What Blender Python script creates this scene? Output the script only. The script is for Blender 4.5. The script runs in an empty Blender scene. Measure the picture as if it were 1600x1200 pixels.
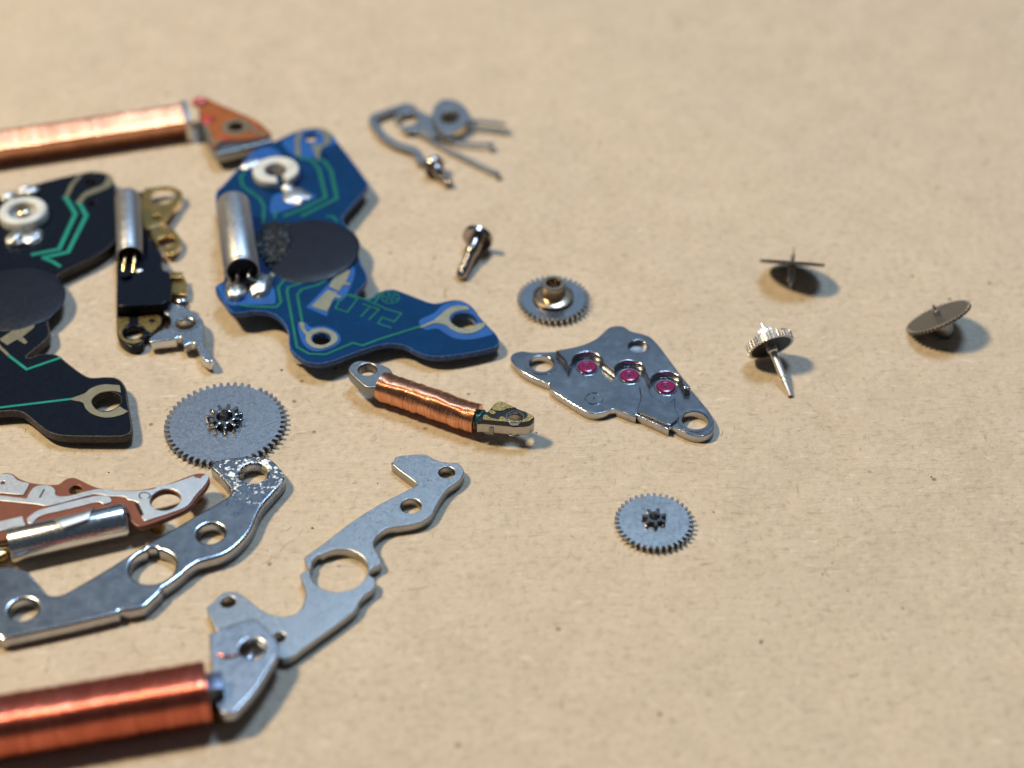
import bpy, bmesh, math, random
import numpy as np
from mathutils import Vector, Matrix, noise, geometry

# ------------------------------------------------------------------ camera, light, exposure
# One Blender unit is one millimetre (watch parts).
SC = bpy.context.scene
SC.unit_settings.system = 'METRIC'; SC.unit_settings.scale_length = 0.001
COL = SC.collection
R = math.radians
FPX, DIST, PITCH = 2800.0, 70.0, R(41.5)
CAM = Vector((0, -DIST*math.cos(PITCH), DIST*math.sin(PITCH)))
FWD = Vector((0, math.cos(PITCH), -math.sin(PITCH)))
UP = Vector((0, math.sin(PITCH), math.cos(PITCH)))
RIGHT = Vector((1, 0, 0))
cd = bpy.data.cameras.new('camera'); cam = bpy.data.objects.new('camera', cd); COL.objects.link(cam)
cam.location = CAM; cam.rotation_euler = (R(90)-PITCH, 0, 0)
cd.sensor_width = 36; cd.lens = FPX/1600*36; cd.clip_start = 1; cd.clip_end = 4000
cd.dof.use_dof = True; cd.dof.aperture_fstop = cd.lens*1e-3/1.5; cd.dof.focus_distance = 67.0
SC.camera = cam

W = bpy.data.worlds.new('World'); SC.world = W; W.use_nodes = True
bg = W.node_tree.nodes['Background']; bg.inputs[0].default_value = (0.56, 0.78, 1.0, 1); bg.inputs[1].default_value = 0.075

def area(name, loc, target, size, power, col):
    l = bpy.data.lights.new(name, 'AREA'); l.shape = 'DISK'; l.size = size; l.energy = power; l.color = col
    o = bpy.data.objects.new(name, l); COL.objects.link(o); o.location = loc
    o.rotation_euler = (Vector(target)-Vector(loc)).to_track_quat('-Z', 'Y').to_euler()
    return o
area('warm_desk_lamp', (-190, 35, 300), (-4, 0, 0), 50, 1.42e6, (1.0, 0.82, 0.51))
area('cool_ceiling_light', (50, 150, 385), (0, 0, 0), 110, 1.15e6, (0.47, 0.70, 1.0))
area('added_soft_fill', (40, 330, 300), (0, 0, 0), 420, 1.15e5, (0.50, 0.73, 1.0))  # added unseen fill, gives metal tops a cool gradient to reflect
SC.view_settings.view_transform = 'Standard'; SC.view_settings.look = 'None'
SC.view_settings.exposure = -0.06; SC.view_settings.gamma = 1
SC.cycles.max_bounces = 8

# ------------------------------------------------------------------ geometry helpers
def ray(u, v):
    return FWD + RIGHT*((u-800)/FPX) - UP*((v-600)/FPX)
def P(u, v, h=0.0):
    d = ray(u, v); return CAM + d*((h-CAM.z)/d.z)
def PP(u, v, pl):                       # on the plane z = a + b x + c y
    a, b, c = pl; d = ray(u, v)
    t = (a + b*CAM.x + c*CAM.y - CAM.z)/(d.z - b*d.x - c*d.y)
    return CAM + d*t
def MM(u, v, h=0.0):                    # millimetres per photo pixel there
    return (P(u, v, h)-CAM).dot(FWD)/FPX
def Z(pts, x0, y0, s):                  # enlarged-crop coordinates -> photo pixels
    return [(p[0]/s+x0, p[1]/s+y0) + tuple(p[2:]) for p in pts]
def XY(pts, pl=(0, 0, 0)):
    r = []
    for p in pts:
        w = PP(p[0], p[1], pl); r.append((w.x, w.y) + tuple(p[2:]))
    return r
def smooth(pts, n=5, closed=True):      # Catmull-Rom through the points; a third item marks a sharp corner
    m = len(pts); out = []
    for i in range(m if closed else m-1):
        p1, p2 = pts[i], pts[(i+1) % m]
        p0 = pts[i-1] if (closed or i > 0) else p1
        p3 = pts[(i+2) % m] if (closed or i+2 < m) else p2
        if len(p1) > 2: p0 = p1
        if len(p2) > 2: p3 = p2
        for k in range(n):
            t = k/n
            out.append(tuple(0.5*((2*p1[j]) + (-p0[j]+p2[j])*t + (2*p0[j]-5*p1[j]+4*p2[j]-p3[j])*t*t + (-p0[j]+3*p1[j]-3*p2[j]+p3[j])*t**3) for j in (0, 1)))
    if not closed: out.append(tuple(pts[-1][:2]))
    return out
def circ(c, r, n=40, a0=0.0):
    return [(c[0]+r*math.cos(a0+2*math.pi*k/n), c[1]+r*math.sin(a0+2*math.pi*k/n)) for k in range(n)]
def hole(u, v, wpx, pl=(0, 0, 0), n=40):
    w = PP(u, v, pl); return circ((w.x, w.y), wpx/2*(w-CAM).dot(FWD)/FPX, n)
def ribbon(pts, w):                     # polyline -> outline of a strip of width w
    L, Rr = [], []
    n = len(pts)
    for i, p in enumerate(pts):
        p = Vector(p[:2])
        d1 = (p-Vector(pts[i-1][:2])).normalized() if i else None
        d2 = (Vector(pts[i+1][:2])-p).normalized() if i < n-1 else None
        d = (d1+d2).normalized() if d1 and d2 else (d1 or d2)
        nn = Vector((-d.y, d.x)); k = 1.0
        if d1 and d2: k = 1/max(0.5, d.dot(d1))
        L.append(tuple(p+nn*w/2*k)); Rr.append(tuple(p-nn*w/2*k))
    return L + Rr[::-1]
def finish(me, ang=35):
    bm = bmesh.new(); bm.from_mesh(me); bmesh.ops.remove_doubles(bm, verts=bm.verts, dist=1e-5)
    bmesh.ops.recalc_face_normals(bm, faces=bm.faces); bm.to_mesh(me); bm.free()
    me.shade_smooth(); me.set_sharp_from_angle(angle=R(ang)); return me
def flat_caps(me):                      # large flat faces keep their own normal, only the rounded edges are smooth
    for p in me.polygons:
        if abs(p.normal.z) > 0.9995: p.use_smooth = False
def inset(lp, d):                       # move a loop sideways by d (to the left of its direction)
    n = len(lp); out = []
    for i in range(n):
        p = Vector(lp[i]); e1 = p-Vector(lp[i-1]); e2 = Vector(lp[(i+1) % n])-p
        if e1.length < 1e-9: e1 = e2
        if e2.length < 1e-9: e2 = e1
        e1.normalize(); e2.normalize(); t = e1+e2
        if t.length < 1e-6: t = e2.copy()
        t.normalize(); k = 1/max(0.55, t.dot(e2))
        out.append((p.x-t.y*d*k, p.y+t.x*d*k))
    return out
def signed(lp): return sum(lp[i-1][0]*lp[i][1]-lp[i][0]*lp[i-1][1] for i in range(len(lp)))
def plate(outer, holes=(), z0=0.0, z1=0.4, bev=0.02, res=1, pl=(0, 0, 0), ang=35):
    """solid of one outline with openings, its rims rounded"""
    bev = min(bev, (z1-z0)*0.45); loops = []
    for i, lp in enumerate([outer]+list(holes)):
        q = []
        for p in lp:
            p = (p[0], p[1])
            if not q or (Vector(p)-Vector(q[-1])).length > 2e-4: q.append(p)
        if (Vector(q[0])-Vector(q[-1])).length < 2e-4: q.pop()
        if (signed(q) > 0) != (i == 0): q = q[::-1]
        loops.append(q)
    nb = res+1; lev = []
    for k in range(nb+1):
        th = math.pi/2*k/nb; lev.append((bev*(1-math.sin(th)), z0+bev*(1-math.cos(th))))
    lev = lev + [(i, z0+z1-z) for i, z in lev[::-1]]
    bm = bmesh.new(); caps = []
    for lp in loops:
        rings = [[bm.verts.new((x, y, z)) for x, y in inset(lp, i)] for i, z in lev]; n = len(lp)
        for r0, r1 in zip(rings, rings[1:]):
            for k in range(n): bm.faces.new((r0[k], r0[(k+1) % n], r1[(k+1) % n], r1[k]))
        caps.append((rings[0], rings[-1]))
    pts, ed = [], []
    for lo, hi in caps:
        s0 = len(pts); n = len(hi); pts += [Vector((v.co.x, v.co.y)) for v in hi]; ed += [(s0+k, s0+(k+1) % n) for k in range(n)]
    vs, es, fs = geometry.delaunay_2d_cdt(pts, ed, [], 0, 1e-7)[:3]
    # keep the triangles inside the outline and outside the openings (even-odd rule)
    tri = np.array([[(vs[k].x, vs[k].y) for k in f] for f in fs if len(f) == 3]); fs = [f for f in fs if len(f) == 3]
    cx, cy = tri[:, :, 0].mean(1)[:, None], tri[:, :, 1].mean(1)[:, None]
    A = np.array([(pts[i].x, pts[i].y) for i, j in ed]); B = np.array([(pts[j].x, pts[j].y) for i, j in ed])
    ax_, ay_, bx_, by_ = A[:, 0][None], A[:, 1][None], B[:, 0][None], B[:, 1][None]
    cr = ((ay_ > cy) != (by_ > cy)) & (cx < (bx_-ax_)*(cy-ay_)/np.where(by_ == ay_, 1e-12, by_-ay_)+ax_)
    ins_ = cr.sum(1) % 2 == 1; fs = [f for f, k in zip(fs, ins_) if k]
    for z, flip in ((z0, True), (z1, False)):
        nv = [bm.verts.new((v.x, v.y, z)) for v in vs]
        for f in fs:
            try: bm.faces.new([nv[k] for k in (f[::-1] if flip else f)])
            except ValueError: pass
    me = bpy.data.meshes.new('m'); bm.to_mesh(me); bm.free()
    finish(me, ang); flat_caps(me)
    for v in me.vertices: v.co.z += pl[0] + pl[1]*v.co.x + pl[2]*v.co.y
    return me
def frame(axis, origin=(0, 0, 0), spin=0.0):
    q = Vector(axis).to_track_quat('Z', 'Y').to_matrix().to_4x4()
    return Matrix.Translation(origin) @ q @ Matrix.Rotation(spin, 4, 'Z')
def lathe(prof, n=40, M=None, ang=40):
    bm = bmesh.new(); rings = []
    for r, z in prof:
        if r < 1e-6: rings.append([bm.verts.new((0, 0, z))])
        else: rings.append([bm.verts.new((r*math.cos(2*math.pi*k/n), r*math.sin(2*math.pi*k/n), z)) for k in range(n)])
    for a, b in zip(rings, rings[1:]):
        for k in range(n):
            j = (k+1) % n
            if len(a) == 1 and len(b) == 1: continue
            if len(a) == 1: bm.faces.new((a[0], b[j], b[k]))
            elif len(b) == 1: bm.faces.new((a[k], a[j], b[0]))
            else: bm.faces.new((a[k], a[j], b[j], b[k]))
    me = bpy.data.meshes.new('m'); bm.to_mesh(me); bm.free()
    if M is not None: me.transform(M)
    return finish(me, ang)
def tube(pts, r, n=14, taper=None, flat=1.0):
    bm = bmesh.new(); rings = []; pts = [Vector(p) for p in pts]
    for i, p in enumerate(pts):
        d = (pts[min(i+1, len(pts)-1)]-pts[max(i-1, 0)]).normalized()
        s = d.cross(Vector((0, 0, 1)))
        if s.length < 1e-3: s = Vector((1, 0, 0))
        s.normalize(); t = s.cross(d)
        rr = r*(taper[i] if taper else 1)
        rings.append([bm.verts.new(p + s*rr*math.cos(2*math.pi*k/n) + t*rr*flat*math.sin(2*math.pi*k/n)) for k in range(n)])
    for a, b in zip(rings, rings[1:]):
        for k in range(n): bm.faces.new((a[k], a[(k+1) % n], b[(k+1) % n], b[k]))
    bm.faces.new(rings[0]); bm.faces.new(rings[-1])
    me = bpy.data.meshes.new('m'); bm.to_mesh(me); bm.free(); return finish(me, 50)
def blob(c, rx, ry, rz, seed=0, rot=0.0, amp=0.18, freq=1.4, sub=4, cut=None):
    bm = bmesh.new(); bmesh.ops.create_icosphere(bm, subdivisions=sub, radius=1.0)
    off = Vector((seed*7.3, seed*3.1, seed*5.7)); cr, sr = math.cos(rot), math.sin(rot)
    for v in bm.verts:
        k = 1 + amp*noise.fractal(v.co*freq+off, 0.9, 2.0, 3)
        x, y, z = v.co.x*rx*k, v.co.y*ry*k, v.co.z*rz*k
        if cut is not None: z = max(z, -cut)
        v.co = Vector((c[0]+x*cr-y*sr, c[1]+x*sr+y*cr, c[2]+z))
    me = bpy.data.meshes.new('m'); bm.to_mesh(me); bm.free(); return finish(me, 60)
def box(c, d, M=None):
    bm = bmesh.new(); bmesh.ops.create_cube(bm, size=1.0)
    for v in bm.verts: v.co = Vector((c[0]+v.co.x*d[0], c[1]+v.co.y*d[1], c[2]+v.co.z*d[2]))
    bmesh.ops.bevel(bm, geom=bm.edges[:], offset=min(d)*0.12, segments=2, affect='EDGES', profile=0.6)
    me = bpy.data.meshes.new('m'); bm.to_mesh(me); bm.free()
    if M is not None: me.transform(M)
    return finish(me, 40)
def winding(p0, p1, hw, hh, ex, turns, ridge, jit, lump, seed, n=56, roll=0.0):
    """wire wound round a core from p0 to p1: every turn is a raised round ridge"""
    rnd = random.Random(seed); p0, p1 = Vector(p0), Vector(p1); L = (p1-p0).length
    d = (p1-p0).normalized(); s = d.cross(Vector((0, 0, 1))).normalized(); t = s.cross(d)
    s, t = s*math.cos(roll)-t*math.sin(roll), s*math.sin(roll)+t*math.cos(roll)
    bm = bmesh.new(); rings = []
    def ring(pos, dr, wob):
        vs = []
        for k in range(n):
            a = 2*math.pi*k/n; ca, sa = math.cos(a), math.sin(a)
            e = 2.0/ex
            x = hw*abs(ca)**e*(1 if ca > 0 else -1); z = hh*abs(sa)**e*(1 if sa > 0 else -1)
            nn = Vector((x/hw**2, z/hh**2)).normalized()
            w = dr + lump*noise.noise(Vector((pos*1.3, ca*1.4+seed, sa*1.4))) + wob*noise.noise(Vector((pos*6.0, ca*1.2, sa*1.2+seed)))
            lean = 0.02*ca
            vs.append(bm.verts.new(p0 + d*(pos+lean) + s*(x+nn.x*w) + t*(z+nn.y*w)))
        rings.append(vs)
    st = L/turns
    ring(0, -0.10, 0)
    for i in range(turns):
        j = rnd.gauss(0, jit)
        for f, dr in ((0.04, -ridge), (0.27, -ridge*0.15), (0.5, 0.0), (0.73, -ridge*0.15)):
            ring((i+f)*st, dr+j, jit*0.5)
    ring(L, -0.10, 0)
    for a, b in zip(rings, rings[1:]):
        for k in range(n): bm.faces.new((a[k], a[(k+1) % n], b[(k+1) % n], b[k]))
    bm.faces.new(rings[0]); bm.faces.new(rings[-1])
    me = bpy.data.meshes.new('m'); bm.to_mesh(me); bm.free(); return finish(me, 70)
def gear_loop(r, teeth, depth, root=0.42, tip=0.26, a0=0.0, skip=()):
    pts = []; st = 2*math.pi/teeth; ri = r-depth
    for i in range(teeth):
        a = a0+i*st
        if i in skip:
            pts += [(ri*math.cos(a-st*0.3), ri*math.sin(a-st*0.3)), ((ri+depth*0.3)*math.cos(a), (ri+depth*0.3)*math.sin(a))]; continue
        for f, rr in ((-root*0.75, ri), (-root*0.62, ri+depth*0.35), (-tip*0.75, r-depth*0.12), (-tip*0.3, r), (tip*0.3, r), (tip*0.75, r-depth*0.12), (root*0.62, ri+depth*0.35), (root*0.75, ri)):
            pts.append((rr*math.cos(a+f*st), rr*math.sin(a+f*st)))
    return pts

# ------------------------------------------------------------------ object helpers
def thing(name, label, cat, base):
    o = bpy.data.objects.new(name, None); COL.objects.link(o); o.empty_display_size = 0.5
    o.location = (base[0], base[1], 0); o['label'] = label; o['category'] = cat
    return o
def root_of(o):
    while o.parent: o = o.parent
    return o
def part(name, me, m, parent, label=None):
    rt = root_of(parent); me.transform(Matrix.Translation(-rt.location)); me.name = name
    o = bpy.data.objects.new(name, me); COL.objects.link(o); o.parent = parent
    me.materials.clear(); me.materials.append(m)
    if label: o['label'] = label
    return o

# ------------------------------------------------------------------ materials
def nodes(name):
    m = bpy.data.materials.new(name); m.use_nodes = True
    nt = m.node_tree; b = nt.nodes['Principled BSDF']
    tc = nt.nodes.new('ShaderNodeTexCoord')
    return m, nt, b, tc
def nnoise(nt, tc, scale, detail=4, rough=0.55, stretch=None, dist=0.0):
    n = nt.nodes.new('ShaderNodeTexNoise'); n.inputs['Scale'].default_value = scale
    n.inputs['Detail'].default_value = detail; n.inputs['Roughness'].default_value = rough; n.inputs['Distortion'].default_value = dist
    if stretch:
        mp = nt.nodes.new('ShaderNodeMapping'); mp.inputs['Scale'].default_value = stretch[:3]
        if len(stretch) > 3: mp.inputs['Rotation'].default_value = (0, 0, R(stretch[3]))
        nt.links.new(tc.outputs['Object'], mp.inputs['Vector']); nt.links.new(mp.outputs[0], n.inputs['Vector'])
    else: nt.links.new(tc.outputs['Object'], n.inputs['Vector'])
    return n.outputs['Fac']
def ramp(nt, fac, stops):
    r = nt.nodes.new('ShaderNodeValToRGB'); e = r.color_ramp.elements
    while len(e) < len(stops): e.new(0.5)
    for q, (p, c) in zip(e, stops):
        q.position = p; q.color = (c, c, c, 1) if isinstance(c, (int, float)) else tuple(c)+(1,)
    nt.links.new(fac, r.inputs[0]); return r.outputs[0]
def mix(nt, fac, a, b, mode='MIX'):
    n = nt.nodes.new('ShaderNodeMix'); n.data_type = 'RGBA'; n.blend_type = mode
    for sock, val in ((n.inputs[0], fac), (n.inputs[6], a), (n.inputs[7], b)):
        if isinstance(val, (int, float)): sock.default_value = val
        elif isinstance(val, tuple): sock.default_value = tuple(val)+(1,) if len(val) == 3 else val
        else: nt.links.new(val, sock)
    return n.outputs[2]
def bump(nt, b, hts, dist=0.01, strength=1.0):
    prev = None
    for h, d in hts:
        n = nt.nodes.new('ShaderNodeBump'); n.inputs['Strength'].default_value = strength; n.inputs['Distance'].default_value = d
        nt.links.new(h, n.inputs['Height'])
        if prev: nt.links.new(prev, n.inputs['Normal'])
        prev = n.outputs[0]
    nt.links.new(prev, b.inputs['Normal'])
def metal(name, col, rough=0.3, var=0.12, scale=6.0, bmp=0.004, stain=None, scratch=0.0, col2=None, brushed=None, bands=None):
    m, nt, b, tc = nodes(name); b.inputs['Metallic'].default_value = 1.0
    n1 = nnoise(nt, tc, scale, 6, 0.65); n2 = nnoise(nt, tc, scale*0.22, 3, 0.5) if not bands else nnoise(nt, tc, 1.0, 4, 0.7, bands)
    c = mix(nt, ramp(nt, n2, [(0.3, 0), (0.75, 1)]), col, col2 or tuple(x*0.86 for x in col))
    if stain:
        n3 = nnoise(nt, tc, stain[1], 5, 0.6, dist=0.4)
        c = mix(nt, ramp(nt, n3, [(stain[2], 0), (stain[2]+0.08, 1)]), c, stain[0])
    nt.links.new(c, b.inputs['Base Color'])
    rr = ramp(nt, n1, [(0.25, max(0.03, rough-var)), (0.8, rough+var)]); nt.links.new(rr, b.inputs['Roughness'])
    hs = []
    if bmp: hs.append((n1, bmp*0.4))
    if scratch:
        hs.append((nnoise(nt, tc, 3.0, 3, 0.7, (1, 16, 1, 35)), scratch*0.4)); hs.append((nnoise(nt, tc, 3.0, 3, 0.7, (14, 1, 1, 10)), scratch*0.3))
    if brushed: hs.append((nnoise(nt, tc, 3.0, 3, 0.7, brushed[:4]), brushed[4]))
    if hs: bump(nt, b, hs)
    return m
def plastic(name, col, rough=0.45, var=0.1, scale=5.0, bmp=0.004, col2=None, spec=0.5, sss=0.0, coat=0.0):
    m, nt, b, tc = nodes(name)
    n1 = nnoise(nt, tc, scale, 6, 0.6); n2 = nnoise(nt, tc, scale*0.25, 4, 0.55)
    c = mix(nt, ramp(nt, n2, [(0.35, 0), (0.7, 1)]), col, col2 or tuple(x*0.8 for x in col)); nt.links.new(c, b.inputs['Base Color'])
    nt.links.new(ramp(nt, n1, [(0.25, max(0.05, rough-var)), (0.8, rough+var)]), b.inputs['Roughness'])
    b.inputs['Specular IOR Level'].default_value = spec
    if sss: b.inputs['Subsurface Weight'].default_value = sss; b.inputs['Subsurface Radius'].default_value = (0.3, 0.25, 0.2)
    if coat: b.inputs['Coat Weight'].default_value = coat; b.inputs['Coat Roughness'].default_value = 0.12
    if bmp: bump(nt, b, [(n1, bmp*0.5)])
    return m

STEEL = metal('satin_steel', (0.45, 0.44, 0.43), 0.33, 0.09, 13, 0.007, scratch=0.006, col2=(0.40, 0.395, 0.39), stain=((0.28, 0.29, 0.32), 7.0, 0.62))
STEEL_BRIGHT = metal('bright_nickel', (0.66, 0.67, 0.70), 0.25, 0.09, 7, 0.006, scratch=0.004)
POLISH = metal('polished_nickel', (0.60, 0.60, 0.62), 0.17, 0.10, 1.8, 0.001, scratch=0.004, col2=(0.40, 0.41, 0.46))
WHEEL = metal('grained_wheel_steel', (0.36, 0.37, 0.40), 0.36, 0.10, 14, 0.012, scratch=0.008)
WHEEL_BLUE = metal('smooth_wheel_steel', (0.39, 0.375, 0.365), 0.30, 0.06, 6, 0.003)
WHEEL_DULL = metal('dull_bronze_steel', (0.27, 0.235, 0.20), 0.52, 0.08, 8, 0.006)
PINION = metal('pinion_steel', (0.46, 0.44, 0.45), 0.13, 0.06, 8, 0.002)
SCREW = metal('screw_steel', (0.44, 0.38, 0.35), 0.20, 0.08, 6, 0.004)
CORE = metal('core_steel', (0.31, 0.31, 0.31), 0.36, 0.08, 10, 0.006)
SPRING = metal('dull_spring_steel', (0.36, 0.36, 0.37), 0.40, 0.08, 8, 0.004)
CAN = metal('crystal_can_tin', (0.50, 0.49, 0.50), 0.44, 0.10, 5, 0.010, scratch=0.008, col2=(0.50, 0.51, 0.54))
CAN_SHINY = metal('shiny_can_nickel', (0.70, 0.70, 0.73), 0.24, 0.08, 9, 0.006, scratch=0.004)
GOLD = metal('dull_gold_plating', (0.60, 0.47, 0.27), 0.36, 0.10, 14, 0.014, col2=(0.48, 0.39, 0.25))
BRASS = metal('brass', (0.70, 0.44, 0.15), 0.30, 0.10, 12, 0.010, scratch=0.010, col2=(0.50, 0.30, 0.10))
BRONZE = metal('bronze_bushing', (0.62, 0.47, 0.33), 0.24, 0.06, 6, 0.002)
LEAD = metal('gold_lead', (0.75, 0.52, 0.24), 0.22, 0.05, 8, 0.0)
SOLDER = metal('solder', (0.66, 0.65, 0.64), 0.38, 0.10, 4, 0.008, brushed=(8, 1, 1, 10, 0.02))
COPPER = metal('copper_wire', (0.84, 0.44, 0.29), 0.30, 0.06, 8, 0.0)
COPPER_PINK = metal('rose_copper_wire', (0.92, 0.50, 0.30), 0.24, 0.06, 8, 0.0, col2=(0.70, 0.32, 0.19), bands=(7.0, 0.5, 0.5, 25))
COPPER_RED = metal('red_enamelled_wire', (0.80, 0.30, 0.20), 0.24, 0.06, 8, 0.0, col2=(0.56, 0.16, 0.10), bands=(5.0, 0.35, 0.35, -14))
TINPAD = metal('tin_plating', (0.66, 0.65, 0.64), 0.42, 0.08, 12, 0.006)
NAVY = plastic('navy_solder_mask', (0.0010, 0.032, 0.115), 0.24, 0.08, 5, 0.003, (0.0010, 0.025, 0.090), spec=0.25)
BLUE = plastic('bright_blue_laminate', (0.008, 0.085, 0.34), 0.42, 0.08, 8, 0.006, (0.008, 0.068, 0.26))
def rough_edge(name, c1, c2, c3):
    m, nt, b, tc = nodes(name)
    n1 = nnoise(nt, tc, 7, 6, 0.7); n2 = nnoise(nt, tc, 16, 3, 0.6)
    c = mix(nt, ramp(nt, n1, [(0.42, 0), (0.58, 1)]), c1, c2); c = mix(nt, ramp(nt, n2, [(0.60, 0), (0.68, 0.8)]), c, c3)
    nt.links.new(c, b.inputs['Base Color']); b.inputs['Roughness'].default_value = 0.38
    bump(nt, b, [(n1, 0.05), (n2, 0.02)])
    return m
EDGE_BLUE = rough_edge('rough_blue_edge', (0.004, 0.030, 0.13), (0.015, 0.09, 0.32), (0.26, 0.38, 0.58))
GREEN = plastic('green_trace', (0.004, 0.135, 0.085), 0.36, 0.06, 8, 0.003)
TEAL = plastic('teal_trace', (0.010, 0.24, 0.18), 0.36, 0.06, 8, 0.003)
BLACK = plastic('black_solder_mask', (0.004, 0.006, 0.013), 0.28, 0.08, 6, 0.004, (0.005, 0.007, 0.014), spec=0.2)
EDGE_BLACK = rough_edge('rough_black_edge', (0.010, 0.009, 0.011), (0.045, 0.032, 0.032), (0.20, 0.16, 0.15))
EPOXY = plastic('matt_black_epoxy', (0.008, 0.010, 0.020), 0.42, 0.10, 6, 0.008, spec=0.28)
TAR = plastic('rough_black_adhesive', (0.008, 0.008, 0.008), 0.34, 0.16, 12, 0.05)
CERAMIC = plastic('white_ceramic', (0.66, 0.655, 0.63), 0.40, 0.08, 6, 0.005, (0.50, 0.49, 0.46), sss=0.15)
BROWN = plastic('brown_laminate', (0.20, 0.058, 0.026), 0.40, 0.08, 10, 0.006)
AMBER = plastic('amber_film', (0.34, 0.095, 0.018), 0.30, 0.08, 5, 0.004, (0.22, 0.07, 0.016))
RED = plastic('red_paint', (0.50, 0.05, 0.045), 0.35, 0.08, 6, 0.006)
INSUL = plastic('green_lacquer', (0.010, 0.06, 0.055), 0.22, 0.1, 8, 0.02)
DARK = plastic('dark_film', (0.012, 0.012, 0.014), 0.30, 0.1, 8, 0.004)
ETCH = plastic('etched_mark', (0.06, 0.055, 0.05), 0.5, 0.1, 8, 0.0)
def jewel_mat():
    m, nt, b, tc = nodes('ruby_jewel')
    b.inputs['Base Color'].default_value = (0.24, 0.004, 0.085, 1); b.inputs['Roughness'].default_value = 0.16
    b.inputs['IOR'].default_value = 1.76; b.inputs['Transmission Weight'].default_value = 0.25
    b.inputs['Subsurface Weight'].default_value = 0.3; b.inputs['Subsurface Radius'].default_value = (0.2, 0.02, 0.06)
    return m
RUBY = jewel_mat()
def corroded():
    # nickel plate with whitish corrosion round the hole at its head
    m, nt, b, tc = nodes('spotted_nickel'); b.inputs['Metallic'].default_value = 1.0
    n1 = nnoise(nt, tc, 2.6, 6, 0.6); n2 = nnoise(nt, tc, 5.0, 5, 0.6, dist=0.6); n4 = nnoise(nt, tc, 1.1, 5, 0.6)
    mp = nt.nodes.new('ShaderNodeMapping'); mp.vector_type = 'POINT'; mp.name = 'spot'
    nt.links.new(tc.outputs['Object'], mp.inputs[0])
    g = nt.nodes.new('ShaderNodeTexGradient'); g.gradient_type = 'SPHERICAL'; nt.links.new(mp.outputs[0], g.inputs[0])
    mu = nt.nodes.new('ShaderNodeMath'); mu.operation = 'MULTIPLY_ADD'; mu.inputs[1].default_value = 0.26
    nt.links.new(g.outputs['Fac'], mu.inputs[0]); nt.links.new(n2, mu.inputs[2])
    sp = ramp(nt, mu.outputs[0], [(0.735, 0), (0.775, 1)])
    c0 = mix(nt, ramp(nt, n4, [(0.35, 0), (0.65, 1)]), (0.50, 0.50, 0.51), (0.41, 0.42, 0.45))
    dk = ramp(nt, mu.outputs[0], [(0.58, 0), (0.68, 1)])
    c1 = mix(nt, dk, c0, (0.30, 0.33, 0.41))
    c = mix(nt, sp, c1, (0.82, 0.80, 0.74)); nt.links.new(c, b.inputs['Base Color'])
    rr = ramp(nt, n1, [(0.25, 0.19), (0.8, 0.29)]); r2 = mix(nt, sp, rr, (0.62, 0.62, 0.62)); nt.links.new(r2, b.inputs['Roughness'])
    bump(nt, b, [(n1, 0.0015), (sp, 0.006), (nnoise(nt, tc, 3, 3, 0.7, (1, 18, 1, 70)), 0.002)])
    return m, mp
def paper_mat():
    m, nt, b, tc = nodes('kraft_paper')
    big = nnoise(nt, tc, 0.05, 3, 0.5); mid = nnoise(nt, tc, 0.55, 5, 0.62); fine = nnoise(nt, tc, 3.2, 5, 0.65)
    c = mix(nt, ramp(nt, mid, [(0.32, 0), (0.7, 1)]), (0.490, 0.387, 0.288), (0.575, 0.461, 0.354))
    c = mix(nt, ramp(nt, big, [(0.35, 0), (0.65, 1)]), c, mix(nt, 0.5, c, (0.565, 0.458, 0.345)))
    c = mix(nt, ramp(nt, fine, [(0.30, 0.55), (0.47, 0), (0.54, 0), (0.72, 0.5)]), c, mix(nt, ramp(nt, fine, [(0.5, 0), (0.51, 1)]), (0.33, 0.25, 0.155), (0.66, 0.56, 0.43)))
    for st, th, col, amt in (((1, 4, 1, 35), 0.66, (0.29, 0.20, 0.12), 0.5), ((4, 1, 1, -30), 0.67, (0.28, 0.20, 0.12), 0.45), ((1, 4, 1, 100), 0.64, (0.70, 0.60, 0.47), 0.5)):
        f = nnoise(nt, tc, 1.1, 3, 0.6, st, 0.5)
        c = mix(nt, ramp(nt, f, [(th, 0), (th+0.05, amt)]), c, col)
    vo = nt.nodes.new('ShaderNodeTexVoronoi'); vo.inputs['Scale'].default_value = 0.62; nt.links.new(tc.outputs['Object'], vo.inputs['Vector'])
    c = mix(nt, ramp(nt, vo.outputs['Distance'], [(0.035, 0.75), (0.075, 0)]), c, (0.16, 0.10, 0.055))
    nt.links.new(c, b.inputs['Base Color']); b.inputs['Roughness'].default_value = 0.82; b.inputs['Specular IOR Level'].default_value = 0.25
    bump(nt, b, [(nnoise(nt, tc, 0.11, 3, 0.5), 0.55), (mid, 0.10), (fine, 0.05), (nnoise(nt, tc, 1.2, 3, 0.6, (1, 6, 1, 25), 0.5), 0.05)])
    return m

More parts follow.
